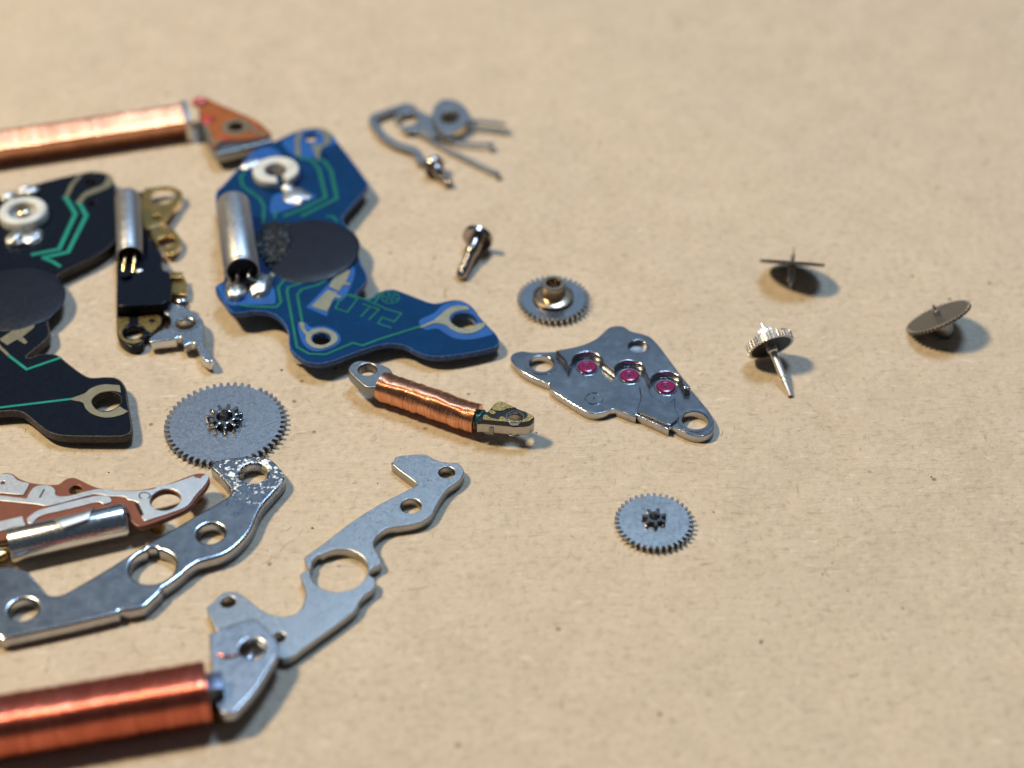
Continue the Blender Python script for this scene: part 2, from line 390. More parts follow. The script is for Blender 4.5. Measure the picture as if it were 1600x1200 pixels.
# ------------------------------------------------------------------ the surface
def build_paper():
    bm = bmesh.new(); bmesh.ops.create_grid(bm, x_segments=8, y_segments=8, size=320)
    me = bpy.data.meshes.new('paper_sheet'); bm.to_mesh(me); bm.free(); me.materials.append(paper_mat())
    o = bpy.data.objects.new('paper_sheet', me); COL.objects.link(o); o.location = (0, 60, 0)
    o['kind'] = 'structure'; o['label'] = 'tan kraft paper sheet under all the watch parts'; o['category'] = 'paper'
    rnd = random.Random(5); bm = bmesh.new()
    for i in range(1500):                # short loose fibres pressed into the sheet
        x, y = rnd.uniform(-26, 26), rnd.uniform(-17, 36)
        if noise.noise(Vector((x*0.18, y*0.18, 3.3))) < rnd.uniform(-0.55, 0.45): continue
        L = rnd.uniform(0.10, 0.42)*(1.8 if rnd.random() < 0.06 else 1); a = rnd.uniform(0, math.pi); cur = rnd.uniform(-1.4, 1.4); w = rnd.uniform(0.009, 0.019)
        prev = None
        for k in range(5):
            aa = a+cur*(k/4-0.5); px, py = -math.sin(aa)*w, math.cos(aa)*w
            vs = [bm.verts.new((x+px, y+py, 0.004)), bm.verts.new((x, y, 0.012)), bm.verts.new((x-px, y-py, 0.004))]
            if prev:
                bm.faces.new((prev[0], prev[1], vs[1], vs[0])); bm.faces.new((prev[1], prev[2], vs[2], vs[1]))
            prev = vs; x += math.cos(aa)*L/4; y += math.sin(aa)*L/4
    me = bpy.data.meshes.new('paper_fibres'); bm.to_mesh(me); bm.free(); me.shade_smooth()
    me.materials.append(plastic('fibre', (0.29, 0.21, 0.125), 0.8, 0.05, 1.6, 0.0, (0.58, 0.48, 0.35)))
    o = bpy.data.objects.new('paper_fibres', me); COL.objects.link(o); o['kind'] = 'stuff'
    o['label'] = 'short brown fibres pressed into the kraft paper'; o['category'] = 'fibres'
    dark = plastic('dark_speck', (0.03, 0.022, 0.015), 0.6, 0.1, 6, 0.0)
    specs = [(488, 825, 3.0), (1189, 1003, 3.4), (1285, 897, 2.0), (440, 578, 2.4), (1115, 800, 2.0), (838, 676, 1.5), (1455, 745, 2.0), (1300, 880, 1.2), (905, 190, 2.4), (1410, 950, 2.2), (170, 738, 1.8), (1120, 1025, 1.6), (590, 755, 1.4)]
    bm = bmesh.new()
    for i, (u, v, s) in enumerate(specs):
        c = P(u, v, 0.02); r = s*MM(u, v)*0.7
        res = bmesh.ops.create_icosphere(bm, subdivisions=2, radius=1)
        a = i*1.3
        for q in res['verts']:
            k = 1+0.3*noise.noise(q.co*1.7+Vector((i, 0, 0)))
            x, y, z = q.co.x*r*k*(1.6 if i % 2 else 1), q.co.y*r*k*0.8, q.co.z*r*0.5*k
            q.co = Vector((c.x+x*math.cos(a)-y*math.sin(a), c.y+x*math.sin(a)+y*math.cos(a), c.z+z))
    me = bpy.data.meshes.new('dust_specks'); bm.to_mesh(me); bm.free(); me.materials.append(dark)
    o = bpy.data.objects.new('dust_specks', me); COL.objects.link(o); o['kind'] = 'stuff'
    o['label'] = 'tiny dark dust specks scattered over the kraft paper'; o['category'] = 'dust'
build_paper()

def strip(px, wpx, pl, z0, z1, n=4, bev=0.004, sm=True):
    xy = XY(px, pl); u, v = px[0][:2]
    w = wpx*MM(u, v, pl[0])
    if sm: xy = smooth(xy, n, closed=False)
    return plate(ribbon(xy, w), (), z0, z1, bev, 0, pl)
def pad(px, pl, z0, z1, sm=3, holes=(), bev=0.006):
    xy = XY(px, pl)
    return plate(smooth(xy, sm) if sm > 1 else [p[:2] for p in xy], holes, z0, z1, bev, 0, pl)

# ------------------------------------------------------------------ blue circuit board
z1 = lambda p: Z(p, 320, 190, 5.714)
z2 = lambda p: Z(p, 320, 400, 5.714)
z3 = lambda p: Z(p, 520, 400, 5.714)
BLUE_OUT = [(337.5, 302), (348, 290), (369, 267), (390, 248), (401, 235.5), (425, 223), (456.5, 208), (477.5, 202), (504, 201), (518, 209), (530, 225), (553, 255), (570, 279), (574.6, 288), (570, 297), (547.5, 323), (535, 339), (537, 347.5), (551, 365), (556, 380), (559, 395), (565, 414), (572, 427), (573.8, 435), (568.5, 445.5), (558, 456), (556, 460), (565, 466), (578, 465.6), (593.5, 456), (607.5, 452.5), (621.5, 454), (669, 472), (684.5, 473.5), (700, 470), (714, 468.8), (726.5, 472), (739, 481), (754.5, 501.5), (774, 521), (780, 533), (777, 540), (765, 545), (730, 552), (695, 556.6), (669, 555.8), (649.5, 549), (634, 541), (618, 537.4), (599, 538), (572.5, 545), (537.5, 557.5), (523, 563), (508, 567), (495, 568), (477.5, 564.5), (460, 552), (452, 540), (451, 522.5), (446, 508.5), (434, 495), (418, 487.5), (399, 485.8), (372.5, 489), (360, 485.8), (350, 472), (339, 458), (336.6, 449), (343, 443), (350, 438), (350, 425), (344, 380), (338, 330)]
def crystal_can(parent, back, front, r, m, wall=0.13, leads=(), lead_m=None, rim=None):
    ax = (Vector(back)-Vector(front)); L = ax.length; M = frame(ax, front)
    prof = [(r-wall, 0.55*r), (r-wall, 0.03), (r-wall*0.8, 0.0), (r-wall*0.2, 0.0), (r, 0.03), (r, 0.09), (r*0.965, 0.13), (r*0.965, 0.19), (r, 0.24), (r*1.004, L*0.5), (r, L-0.16), (r*0.97, L-0.07), (r*0.86, L-0.01), (0, L)]
    can = part('crystal_can', lathe(prof, 48, M), m, parent)
    part('glass_seal', lathe([(0, 0.5*r), (r-wall-0.01, 0.5*r), (r-wall-0.01, 0.55*r)], 32, M), DARK, can)
    for path in leads: part('lead', tube(path, 0.075), lead_m or SOLDER, can)
    return can
def build_blue():
    pl = (0.52, -0.042, 0.0); T = lambda p: XY(p, pl)
    base = P(470, 420); t = thing('circuit_board', 'blue watch circuit board with green traces and round black epoxy cap', 'circuit board', base)
    h1 = hole(724.8, 502, 41, pl); h2 = hole(502, 530, 28, pl); h3 = hole(486, 215, 21, pl, 28); h4 = hole(510, 243, 8, pl, 20)
    out = smooth(T(BLUE_OUT), 4)
    bd = part('board', plate(out, (h1, h2, h3, h4), -0.25, 0.0, 0.012, 1, pl), EDGE_BLUE, t)
    cen = Vector((sum(p[0] for p in out)/len(out), sum(p[1] for p in out)/len(out)))
    # mask a hair inside the outline
    n = len(out); ins = []
    for i in range(n):
        d = (Vector(out[(i+1) % n])-Vector(out[i-1])).normalized(); nn = Vector((-d.y, d.x))
        area2 = 0.05
        ins.append((out[i][0]-nn.x*area2, out[i][1]-nn.y*area2))
    # decide the inward side from the signed area
    sa = sum(out[i][0]*out[(i+1) % n][1]-out[(i+1) % n][0]*out[i][1] for i in range(n))
    if sa > 0: ins = [(2*o[0]-q[0], 2*o[1]-q[1]) for o, q in zip(out, ins)]
    grow = lambda c, k: [((p[0]-sum(q[0] for q in c)/len(c))*k+sum(q[0] for q in c)/len(c), (p[1]-sum(q[1] for q in c)/len(c))*k+sum(q[1] for q in c)/len(c)) for p in c]
    part('solder_mask', plate(ins, (grow(h1, 1.08), grow(h2, 1.1), grow(h3, 1.1), grow(h4, 1.15)), 0.0, 0.012, 0.005, 0, pl), NAVY, bd)
    # bare laminate windows round the pads
    for px in (z3([(770, 580), (900, 515), (980, 440), (1060, 412), (1120, 405), (1185, 425), (1250, 480), (1330, 590), (1430, 690), (1380, 715), (1250, 745), (1100, 740), (1000, 690), (930, 650), (820, 660)]),):
        part('bare_window', pad(px, pl, 0.012, 0.017, 3, (grow(h1, 1.06),), 0.002), BLUE, bd)
    part('bare_window', pad(z2([(830, 600), (905, 600), (945, 640), (1060, 628), (1180, 680), (1212, 760), (1150, 812), (1030, 852), (930, 835), (860, 750)]), pl, 0.012, 0.017, 3, (grow(h2, 1.08),), 0.002), BLUE, bd)
    part('bare_window', pad(z2([(905, 460, 1), (1130, 230), (1285, 80), (1340, 130), (1310, 260), (1230, 400), (1150, 400), (1090, 540, 1)]), pl, 0.012, 0.017, 3, (), 0.002), BLUE, bd)
    part('bare_window', pad(z2([(112, 275), (150, 250), (230, 240), (500, 210), (600, 250), (632, 415), (560, 432), (360, 440), (215, 435), (150, 360)]), pl, 0.012, 0.017, 3, (), 0.002), BLUE, bd)
    part('bare_window', pad(z1([(470, 245), (600, 235), (680, 300), (600, 340), (380, 420), (330, 380)]), pl, 0.012, 0.017, 3, (), 0.002), BLUE, bd)
    part('bare_window', pad(z1([(740, 145), (900, 85), (1100, 110), (1180, 190), (1050, 240), (1000, 320), (800, 310), (690, 190)]), pl, 0.012, 0.017, 3, (grow(h3, 1.1),), 0.002), BLUE, bd)
    part('bare_window', pad(z1([(600, 680), (700, 640), (960, 650), (960, 700), (700, 800), (590, 820)]), pl, 0.012, 0.017, 3, (), 0.002), BLUE, bd)
    # traces
    TR = [(z2([(710, 215), (655, 285), (680, 415), (640, 460), (380, 452), (310, 435)]), 5.5, GREEN),
          (z2([(900, 232), (830, 255), (742, 282), (735, 325), (822, 815), (935, 878), (1080, 882), (1320, 780), (1410, 802), (1560, 745), (1924, 632)]), 5.0, GREEN),
          (z2([(1085, 222), (1000, 265), (865, 300), (826, 350), (872, 605)]), 5.0, GREEN),
          (z1([(830, 320), (960, 350), (1020, 430), (1080, 680), (880, 780), (700, 850)]), 7, GREEN),
          (z1([(1000, 330), (1070, 360), (1130, 450), (1180, 690), (980, 790), (860, 850)]), 7, GREEN),
          (z1([(360, 450), (320, 500), (340, 580), (490, 690), (530, 760), (520, 920)]), 6, GREEN),
          (z1([(620, 870), (640, 800)]), 5, GREEN), (z1([(1080, 850), (1140, 850), (1190, 900)]), 5, GREEN)]
    for px, w, m in TR: part('trace', strip(px, w*0.85, pl, 0.016, 0.026, sm=False), m, bd)
    # lettering and emblem in copper, as they stand on the board
    for px in (z3([(62, 398), (130, 350), (222, 385), (130, 505), (22, 468), (62, 398)]), z3([(150, 345), (290, 392), (400, 440), (480, 478), (612, 516), (550, 590), (440, 552), (405, 606), (525, 646)]),
               z3([(265, 430), (412, 480), (322, 575)]), z3([(338, 452), (250, 546)]), z3([(310, 395), (380, 375), (460, 318)]), z3([(365, 435), (430, 345)])):
        part('lettering', strip(px, 2.9, pl, 0.016, 0.026, sm=False, bev=0.003), GREEN, bd)
    emb = [((515+78*math.cos(a)), (375+52*math.sin(a))) for a in [k*2*math.pi/24 for k in range(25)]]
    part('emblem', strip(z3(emb), 2.0, pl, 0.016, 0.026, sm=False, bev=0.003), GREEN, bd)
    for k in range(6):
        a = k*math.pi/3+0.4
        part('emblem', strip(z3([(515+14*math.cos(a), 375+10*math.sin(a)), (515+46*math.cos(a-.25), 375+30*math.sin(a-.25)), (515+68*math.cos(a), 375+45*math.sin(a))]), 2.2, pl, 0.016, 0.026, sm=False, bev=0.003), GREEN, bd)
    # gold pads
    part('gold_pad', pad(z3([(780, 640), (830, 612), (900, 580), (960, 530), (1020, 482), (1090, 452), (1200, 455, 1), (1222, 485, 1), (1150, 490), (1080, 512), (1042, 552), (1058, 602), (1130, 648), (1230, 648), (1290, 615), (1370, 600, 1), (1340, 650), (1260, 690), (1170, 700), (1080, 672), (1010, 622), (920, 607), (860, 622), (800, 647)]), pl, 0.017, 0.045), GOLD, bd)
    part('gold_pad', pad(z2([(842, 600, 1), (886, 600, 1), (895, 650), (920, 684), (960, 662), (1060, 650), (1160, 690), (1190, 750), (1140, 800), (1040, 835), (960, 818), (900, 765), (903, 715), (862, 665)]), pl, 0.017, 0.045, 3, (grow(h2, 1.12),)), GOLD, bd)
    part('gold_pad', pad(z2([(950, 455), (1098, 308), (1186, 335), (1172, 352), (1222, 366), (1210, 382), (1160, 372), (1110, 470), (1090, 502)]), pl, 0.017, 0.045, 1), GOLD, bd)
    part('gold_pad', pad(z2([(1110, 275), (1140, 220), (1200, 160), (1280, 110), (1300, 150), (1262, 238), (1302, 252), (1292, 268), (1240, 262), (1200, 320)]), pl, 0.017, 0.045, 1), GOLD, bd)
    part('gold_pad', strip(z1([(850, 95), (825, 180), (835, 310)]), 8, pl, 0.017, 0.04, sm=False), GOLD, bd)
    part('gold_pad', pad(z1([(1000, 335), (950, 200), (1000, 215), (1060, 190), (1050, 110), (1000, 85), (1080, 82), (1130, 130), (1110, 200), (1040, 250), (1020, 340)]), pl, 0.017, 0.04), GOLD, bd)
    part('gold_pad', pad(z2([(560, 205), (590, 150), (630, 170), (600, 220)]), pl, 0.017, 0.04, 1), GOLD, bd)
    # epoxy cap over the chip and the rough glue beside it
    c = PP(482, 392, pl); k = MM(482, 392, 0.6)
    part('epoxy_cap', blob((c.x, c.y, c.z+0.02), 2.14, 2.14, 0.13, 5, 0.3, 0.05, 1.2, 5), EPOXY, t)
    g = PP(424, 380, pl)
    part('glue_patch', blob((g.x+0.12, g.y, g.z+0.06), 0.66, 1.35, 0.17, 4, 0.05, 0.45, 2.4, 6), TAR, t)
    # ceramic trimmer ring with its pin
    c = PP(432, 276, pl); zb = c.z
    ang0 = R(-66); pts = []
    ro, ri = 1.02, 0.48
    arc = [ang0+R(13)+k*(2*math.pi-R(26))/40 for k in range(41)]
    loop = [(c.x+ro*math.cos(a), c.y+ro*math.sin(a)) for a in arc]+[(c.x+ri*math.cos(a), c.y+ri*math.sin(a)) for a in arc[::-1]]
    rg = part('trimmer_ring', plate(loop, (), zb, zb+0.42, 0.10, 3), CERAMIC, t)
    part('pin', lathe([(0.24, 0), (0.24, 0.26), (0.20, 0.31), (0, 0.32)], 24, Matrix.Translation((c.x+0.02, c.y+0.12, zb))), BRONZE, rg)
    for (u, v, rx, ry, rz, sd, ro_) in ((463, 308, 0.62, 0.55, 0.16, 1, 0.5), (450, 296, 0.30, 0.36, 0.20, 6, 0.2), (393, 258, 0.55, 0.30, 0.14, 2, 0.6), (372, 447, 0.0, 0, 0, 0, 0)):
        if rx == 0: continue
        q = PP(u, v, pl); part('solder', blob((q.x, q.y, q.z+0.02), rx, ry, rz, sd, ro_, 0.25, 1.3), SOLDER, t)
    # crystal can lying on the board, its two leads soldered down in front
    fr = PP(379, 424, (pl[0]+0.72, pl[1], 0)); bk = PP(364, 318, (pl[0]+0.72, pl[1], 0))
    s1 = PP(368, 456, pl); s2 = PP(408, 450, pl)
    d = (fr-bk).normalized()
    def lead(dx, s): 
        a = fr+Vector((dx, 0.45, -0.05)); b = fr+Vector((dx, -0.25, -0.12)); return [a, b, (b+s)/2+Vector((0, 0, 0.10)), s+Vector((0, 0.3, 0.12))]
    crystal_can(t, bk, fr, 0.715, CAN, 0.10, (lead(-0.2, s1), lead(0.25, s2)))
    for s, sd, rx in ((s1, 3, 0.40), (s2, 8, 0.40)):
        part('solder', blob((s.x, s.y+0.08, s.z+0.02), rx*1.08, 0.80, 0.36, sd, 0.1 if sd == 3 else -0.15, 0.2, 1.2), SOLDER, t)
    # stubs beneath that the board stands on
    for (u, v, r) in ((380, 455, 0.5), (500, 250, 0.5), (470, 545, 0.4), (690, 535, 0.25)):
        q = PP(u, v, pl); part('underside_solder', blob((q.x, q.y+0.25, (q.z-0.25)/2), r, r, (q.z-0.25)/2+0.03, 11, 0, 0.1), SOLDER, t)
build_blue()

# ------------------------------------------------------------------ black circuit board (runs out of the picture)
def build_black():
    a8 = lambda p: Z(p, 0, 260, 8.0); a4 = lambda p: Z(p, 0, 400, 6.667); a5 = lambda p: Z(p, 0, 550, 6.667)
    pl = (0.50, -0.006, 0.0)
    out = [(-75, 335), (-40, 322), (0, 308), (40, 293), (80, 281), (120, 272), (150, 268), (168, 272), (178, 284), (182, 300), (184, 340), (181, 375), (150, 400), (97.5, 425.5), (90, 435), (94.5, 452), (92, 466), (78, 488), (75, 502), (78, 520), (70.5, 532), (55.5, 545), (42, 556), (46, 559), (60, 554), (75, 552.7), (88.5, 554.5), (96, 559), (105, 566.5), (124.5, 581.5), (141, 589.8), (165, 589), (181.5, 590.5), (192, 598), (198, 610), (199.5, 625), (202.5, 640), (206, 661), (205.5, 673), (199.5, 679), (183, 682), (135, 682), (96, 680.5), (75, 674.5), (60, 664), (37.5, 646), (22.5, 642), (0, 643), (-40, 645), (-90, 640), (-100, 500)]
    t = thing('circuit_board', 'black watch circuit board with teal traces and white ring, cut off at the left', 'circuit board', P(80, 480))
    h1 = hole(166.5, 627, 45, pl); h2 = hole(142, 284, 19, pl, 26); h3 = hole(144, 318, 12, pl, 22)
    o = smooth(XY(out, pl), 4)
    bd = part('board', plate(o, (h1, h2, h3), -0.34, 0.0, 0.02, 1, pl), EDGE_BLACK, t)
    n = len(o); sa = sum(o[i][0]*o[(i+1) % n][1]-o[(i+1) % n][0]*o[i][1] for i in range(n)); sg = 1 if sa > 0 else -1
    ins = []
    for i in range(n):
        d = (Vector(o[(i+1) % n])-Vector(o[i-1])).normalized(); ins.append((o[i][0]-d.y*0.06*sg, o[i][1]+d.x*0.06*sg))
    ctr = lambda c: (sum(q[0] for q in c)/len(c), sum(q[1] for q in c)/len(c))
    grow = lambda c, k: [((p[0]-ctr(c)[0])*k+ctr(c)[0], (p[1]-ctr(c)[1])*k+ctr(c)[1]) for p in c]
    part('solder_mask', plate(ins, (grow(h1, 1.05), grow(h2, 1.06), grow(h3, 1.06)), 0.0, 0.014, 0.006, 0, pl), BLACK, bd)
    for px, w in ((a8([(800, 380), (840, 420), (945, 600), (740, 1040), (390, 1110)]), 7), (a8([(960, 440), (1000, 480), (1080, 620), (850, 1078), (520, 1150)]), 7), (a8([(540, 1150), (660, 1195), (760, 1260)]), 6),
                  (a4([(90, 1040), (280, 1185), (640, 1060)]), 5), (a5([(-300, 618), (0, 583), (400, 535), (750, 492)]), 5)):
        part('trace', strip(px, w, pl, 0.014, 0.026, sm=False), TEAL, bd)
    part('gold_pad', pad(a5([(745, 490), (880, 440), (950, 385), (1080, 345), (1250, 355, 1), (1262, 432, 1), (1180, 412), (1050, 428), (968, 490), (960, 552), (1030, 622), (1150, 628), (1250, 572, 1), (1290, 600), (1338, 625, 1), (1250, 670), (1100, 692), (960, 652), (890, 592), (860, 532), (760, 512)]), pl, 0.014, 0.045), GOLD, bd)
    part('gold_pad', pad(a4([(0, 870), (140, 780), (230, 750), (385, 683), (350, 760), (240, 850), (292, 908), (260, 926), (180, 876), (80, 937), (10, 892)]), pl, 0.014, 0.045, 1), GOLD, bd)
    part('gold_pad', strip(a4([(-60, 880), (0, 955), (90, 1040)]), 5, pl, 0.014, 0.045, sm=False), GOLD, bd)
    part('gold_pad', strip(a8([(1010, 110), (900, 240), (830, 390)]), 7, pl, 0.014, 0.04, sm=False), GOLD, bd)
    part('gold_pad', pad(a8([(960, 450), (1050, 340), (1180, 280), (1290, 230), (1330, 150), (1300, 100), (1100, 85), (1130, 70), (1330, 90), (1420, 170), (1380, 260), (1200, 340), (1080, 390), (1020, 470)]), pl, 0.014, 0.04), GOLD, bd)
    c = PP(22, 468, pl)
    part('epoxy_cap', blob((c.x, c.y, c.z+0.02), 2.05, 2.05, 0.14, 9, 0.3, 0.05, 1.2, 5), EPOXY, t)
    c = PP(38, 340, pl); zb = c.z
    rg = part('trimmer_ring', lathe([(0.58, 0), (0.58, 0.34), (0.63, 0.41), (0.72, 0.44), (0.88, 0.44), (0.98, 0.41), (1.04, 0.33), (1.04, 0)], 56, Matrix.Translation(c), 50), CERAMIC, t)
    part('pin', lathe([(0.26, 0), (0.26, 0.26), (0.2, 0.30), (0, 0.31)], 24, Matrix.Translation((c.x-0.05, c.y+0.18, zb))), BRONZE, rg)
    part('contact_plate', lathe([(0, 0.10), (0.58, 0.10)], 24, Matrix.Translation(c)), SOLDER, rg)
    for (u, v, rx, ry, rz, sd, ro_) in ((25, 376, 0.44, 0.52, 0.24, 1, -0.3), (50, 372, 0.50, 0.46, 0.16, 5, 0.7), (14, 312, 0.34, 0.30, 0.2, 2, 0.5), (42, 300, 0.5, 0.34, 0.16, 7, 0.3)):
        q = PP(u, v, pl); part('solder', blob((q.x, q.y, q.z+0.03), rx, ry, rz*1.3, sd, ro_, 0.25, 1.2), SOLDER, t)
    for (u, v) in ((20, 400), (120, 330), (100, 630)):
        q = PP(u, v, pl); part('underside_solder', blob((q.x, q.y, 0.10), 0.4, 0.4, 0.11, 3, 0, 0.1, sub=3), SOLDER, t)
build_black()

# ------------------------------------------------------------------ black oscillator block with its own can
def build_block():
    a = lambda p: Z(p, 160, 270, 3.75); b6 = lambda p: Z(p, 170, 420, 7.5)
    t = thing('oscillator_block', 'small black block with upright metal can and brass contact tabs', 'oscillator', P(215, 430))
    pl = (0.42, 0, 0)
    base = part('base_board', plate(smooth(XY(a([(85, 420, 1), (82, 700), (84, 900), (95, 970), (150, 1012), (190, 1018), (235, 1000), (250, 960), (290, 945), (345, 880), (360, 830), (400, 760), (410, 600), (350, 560), (345, 470), (300, 420), (250, 330), (240, 110, 1), (85, 110, 1)]), pl), 4), (hole(208.5, 519, 32, pl),), -0.42, 0.0, 0.03, 1, pl), BLACK, t)
    pb = (0.95, 0, 0)
    part('potting', plate(smooth(XY(a([(82, 545, 1), (240, 500), (250, 330, 1), (295, 420), (340, 480), (350, 560), (390, 585), (402, 640), (395, 735), (350, 770, 1), (86, 782, 1)]), pb), 4), (), -0.52, 0.0, 0.06, 2, pb), BLACK, t)
    part('pin_boss', lathe([(0.24, 0), (0.24, 0.14), (0.2, 0.18), (0, 0.18)], 24, Matrix.Translation(P(197, 432, 0.95))), BLACK, t)
    q = P(218, 423, 0.97); part('solder', blob((q.x, q.y, q.z), 0.16, 0.12, 0.06, 2, 0.4, 0.3, sub=3), SOLDER, t)
    fr = P(203, 401, 1.15); bk = P(199.5, 308, 1.15)
    def ld(dx): return [fr+Vector((dx, 0.4, 0.05)), fr+Vector((dx, -0.1, 0)), fr+Vector((dx*1.1, -0.45, -0.12)), fr+Vector((dx*1.1, -0.8, -0.3))]
    crystal_can(t, bk, fr, 0.55, CAN, 0.07, (ld(-0.18), ld(0.2)), LEAD)
    pt = (0.40, 0, 0)
    def tab(px, hs, m=BRASS, lift=0.0):
        p2 = (pt[0]+lift, 0, 0)
        part('contact_tab', plate(smooth(XY(a(px), p2), 4), [hole(*h, p2) for h in hs], -0.10, 0.0, 0.02, 1, p2), m, t)
    tab([(235, 115), (300, 85), (400, 80), (470, 120), (430, 190), (370, 280), (310, 310), (240, 312)], [(254.7, 307, 38), (244, 338.8, 12)], BRASS, 0.1)
    tab([(280, 350), (330, 325), (400, 320), (450, 370), (460, 410), (430, 460), (380, 480), (330, 430)], [(260, 377, 28)], BRASS)
    tab([(380, 585, 1), (465, 600), (495, 650), (490, 715, 1), (400, 705, 1)], [])
    q = P(275, 433, 0.45); part('contact_tab', box((q.x, q.y, q.z+0.06), (0.55, 0.35, 0.12)), BRASS, t)
    p3 = (0.424, 0, 0)
    ring = hole(208.5, 519, 34, p3)
    part('contact_pad', plate(smooth(XY(b6([(105, 572, 1), (242, 572, 1), (240, 640), (190, 690), (158, 745), (180, 812), (240, 838), (300, 835), (345, 822), (405, 852, 1), (310, 885), (230, 878), (160, 845), (112, 775), (104, 680)]), p3), 3), (), 0.0, 0.035, 0.008, 0, p3), BRASS, base)
    part('contact_pad', plate(smooth(XY(b6([(345, 575, 1), (480, 550), (580, 548), (612, 580), (612, 640), (560, 700), (500, 757, 1), (440, 725), (410, 680), (348, 650, 1)]), p3), 3), (hole(238, 502, 9, p3, 20),), 0.0, 0.035, 0.008, 0, p3), BRASS, base)
build_block()

# ------------------------------------------------------------------ small silver lever
def build_lever():
    b6 = lambda p: Z(p, 170, 420, 7.5); pl = (0.60, 0, 0)
    t = thing('setting_lever', 'small bright silver lever with pointed beak and tail beside black block', 'lever', P(290, 520))
    o = smooth(XY(b6([(640, 480), (660, 432), (720, 408), (800, 405), (880, 440), (980, 500), (1060, 550), (1105, 610), (1120, 700), (1118, 880), (1170, 960), (1222, 1050), (1212, 1078), (1160, 1087), (1100, 1050), (1060, 1000), (1040, 940), (1010, 880), (980, 866), (940, 880), (888, 907, 1), (868, 880), (850, 818), (820, 800), (780, 822), (700, 832), (560, 847), (490, 862), (470, 822), (520, 772), (600, 722), (700, 690), (722, 640), (715, 570), (690, 540), (650, 515)]), pl), 4)
    body = part('body', plate(o, (hole(290, 506, 29, pl),), -0.44, 0.0, 0.045, 2, pl), STEEL_BRIGHT, t)
    part('collar', lathe([(0.40, -0.01), (0.43, 0.03), (0.50, 0.03), (0.54, -0.01)], 40, Matrix.Translation(P(290, 506, 0.6))), STEEL_BRIGHT, body)
    q = P(283, 473, 0.62); part('lug', blob((q.x, q.y+0.05, q.z-0.15), 0.36, 0.26, 0.30, 2, -0.2, 0.12, sub=3), POLISH, t)
    for (u, v) in ((262, 520), (318, 552), (290, 480)):
        q = P(u, v, 0.6); part('foot', lathe([(0.16, 0), (0.16, 0.2), (0, 0.2)], 20, Matrix.Translation((q.x, q.y, 0))), STEEL_BRIGHT, t)
build_lever()

# ------------------------------------------------------------------ long copper coil at the top left
def build_top_coil():
    t = thing('antenna_coil', 'long copper coil with orange end tab at upper left', 'coil', P(150, 215))
    h = 0.62
    p1 = P(287, 190, h); p0 = P(-60, 241, h)
    part('winding', winding(p0, p1, 0.66, 0.60, 8.0, 190, 0.014, 0.004, 0.012, 3, 72, R(17)), COPPER, t)
    d = (p1-p0).normalized(); s = Vector((d.y, -d.x, 0)).normalized()
    M = Matrix.Translation(p1+d*0.16) @ Matrix.Rotation(math.atan2(d.y, d.x), 4, 'Z')
    part('collar', box((0, 0, 0.0), (0.30, 1.75, 1.20), M), TINPAD, t)
    a = lambda p: Z(p, 280, 130, 10.0)
    pt = (1.0, 0, 0)
    part('core_plate', plate(smooth(XY(a([(300, 330), (450, 300), (620, 350), (900, 460), (1200, 600), (1410, 760), (1440, 840), (1380, 880), (700, 1050), (570, 1055), (480, 950), (330, 600)]), pt), 4), (hole(369, 198, 24, pt),), -0.62, -0.12, 0.06, 2, pt), CORE, t)
    tab = part('film_tab', plate(smooth(XY(a([(240, 250), (330, 225), (430, 235), (600, 312), (900, 440), (1200, 580), (1390, 730), (1425, 810), (1200, 860), (1000, 880), (700, 900), (570, 1000), (500, 995), (420, 700), (300, 400)]), pt), 4), (hole(369, 198, 24, pt),), -0.12, 0.0, 0.02, 1, pt), AMBER, t)
    part('gold_ring', plate(hole(369, 199, 44, pt), (hole(369, 199, 27, pt),), 0.0, 0.03, 0.006, 0, pt), GOLD, tab)
    part('gold_pad', strip(a([(420, 690), (490, 880), (560, 960), (650, 900)]), 6, pt, 0.0, 0.03, sm=False), GOLD, tab)
    part('gold_pad', strip(a([(1090, 640), (1200, 780), (1390, 800)]), 6, pt, 0.0, 0.03, sm=False), GOLD, tab)
    for (u, v, rx, ry, rz, sd) in ((312, 159, 0.38, 0.30, 0.16, 2), (325, 187, 0.30, 0.36, 0.10, 5), (352, 216, 0.3, 0.12, 0.06, 6)):
        q = P(u, v, 1.0); part('paint_dab', blob((q.x, q.y, q.z), rx, ry, rz, sd, 0.3, 0.3, sub=3), RED, tab)
build_top_coil()

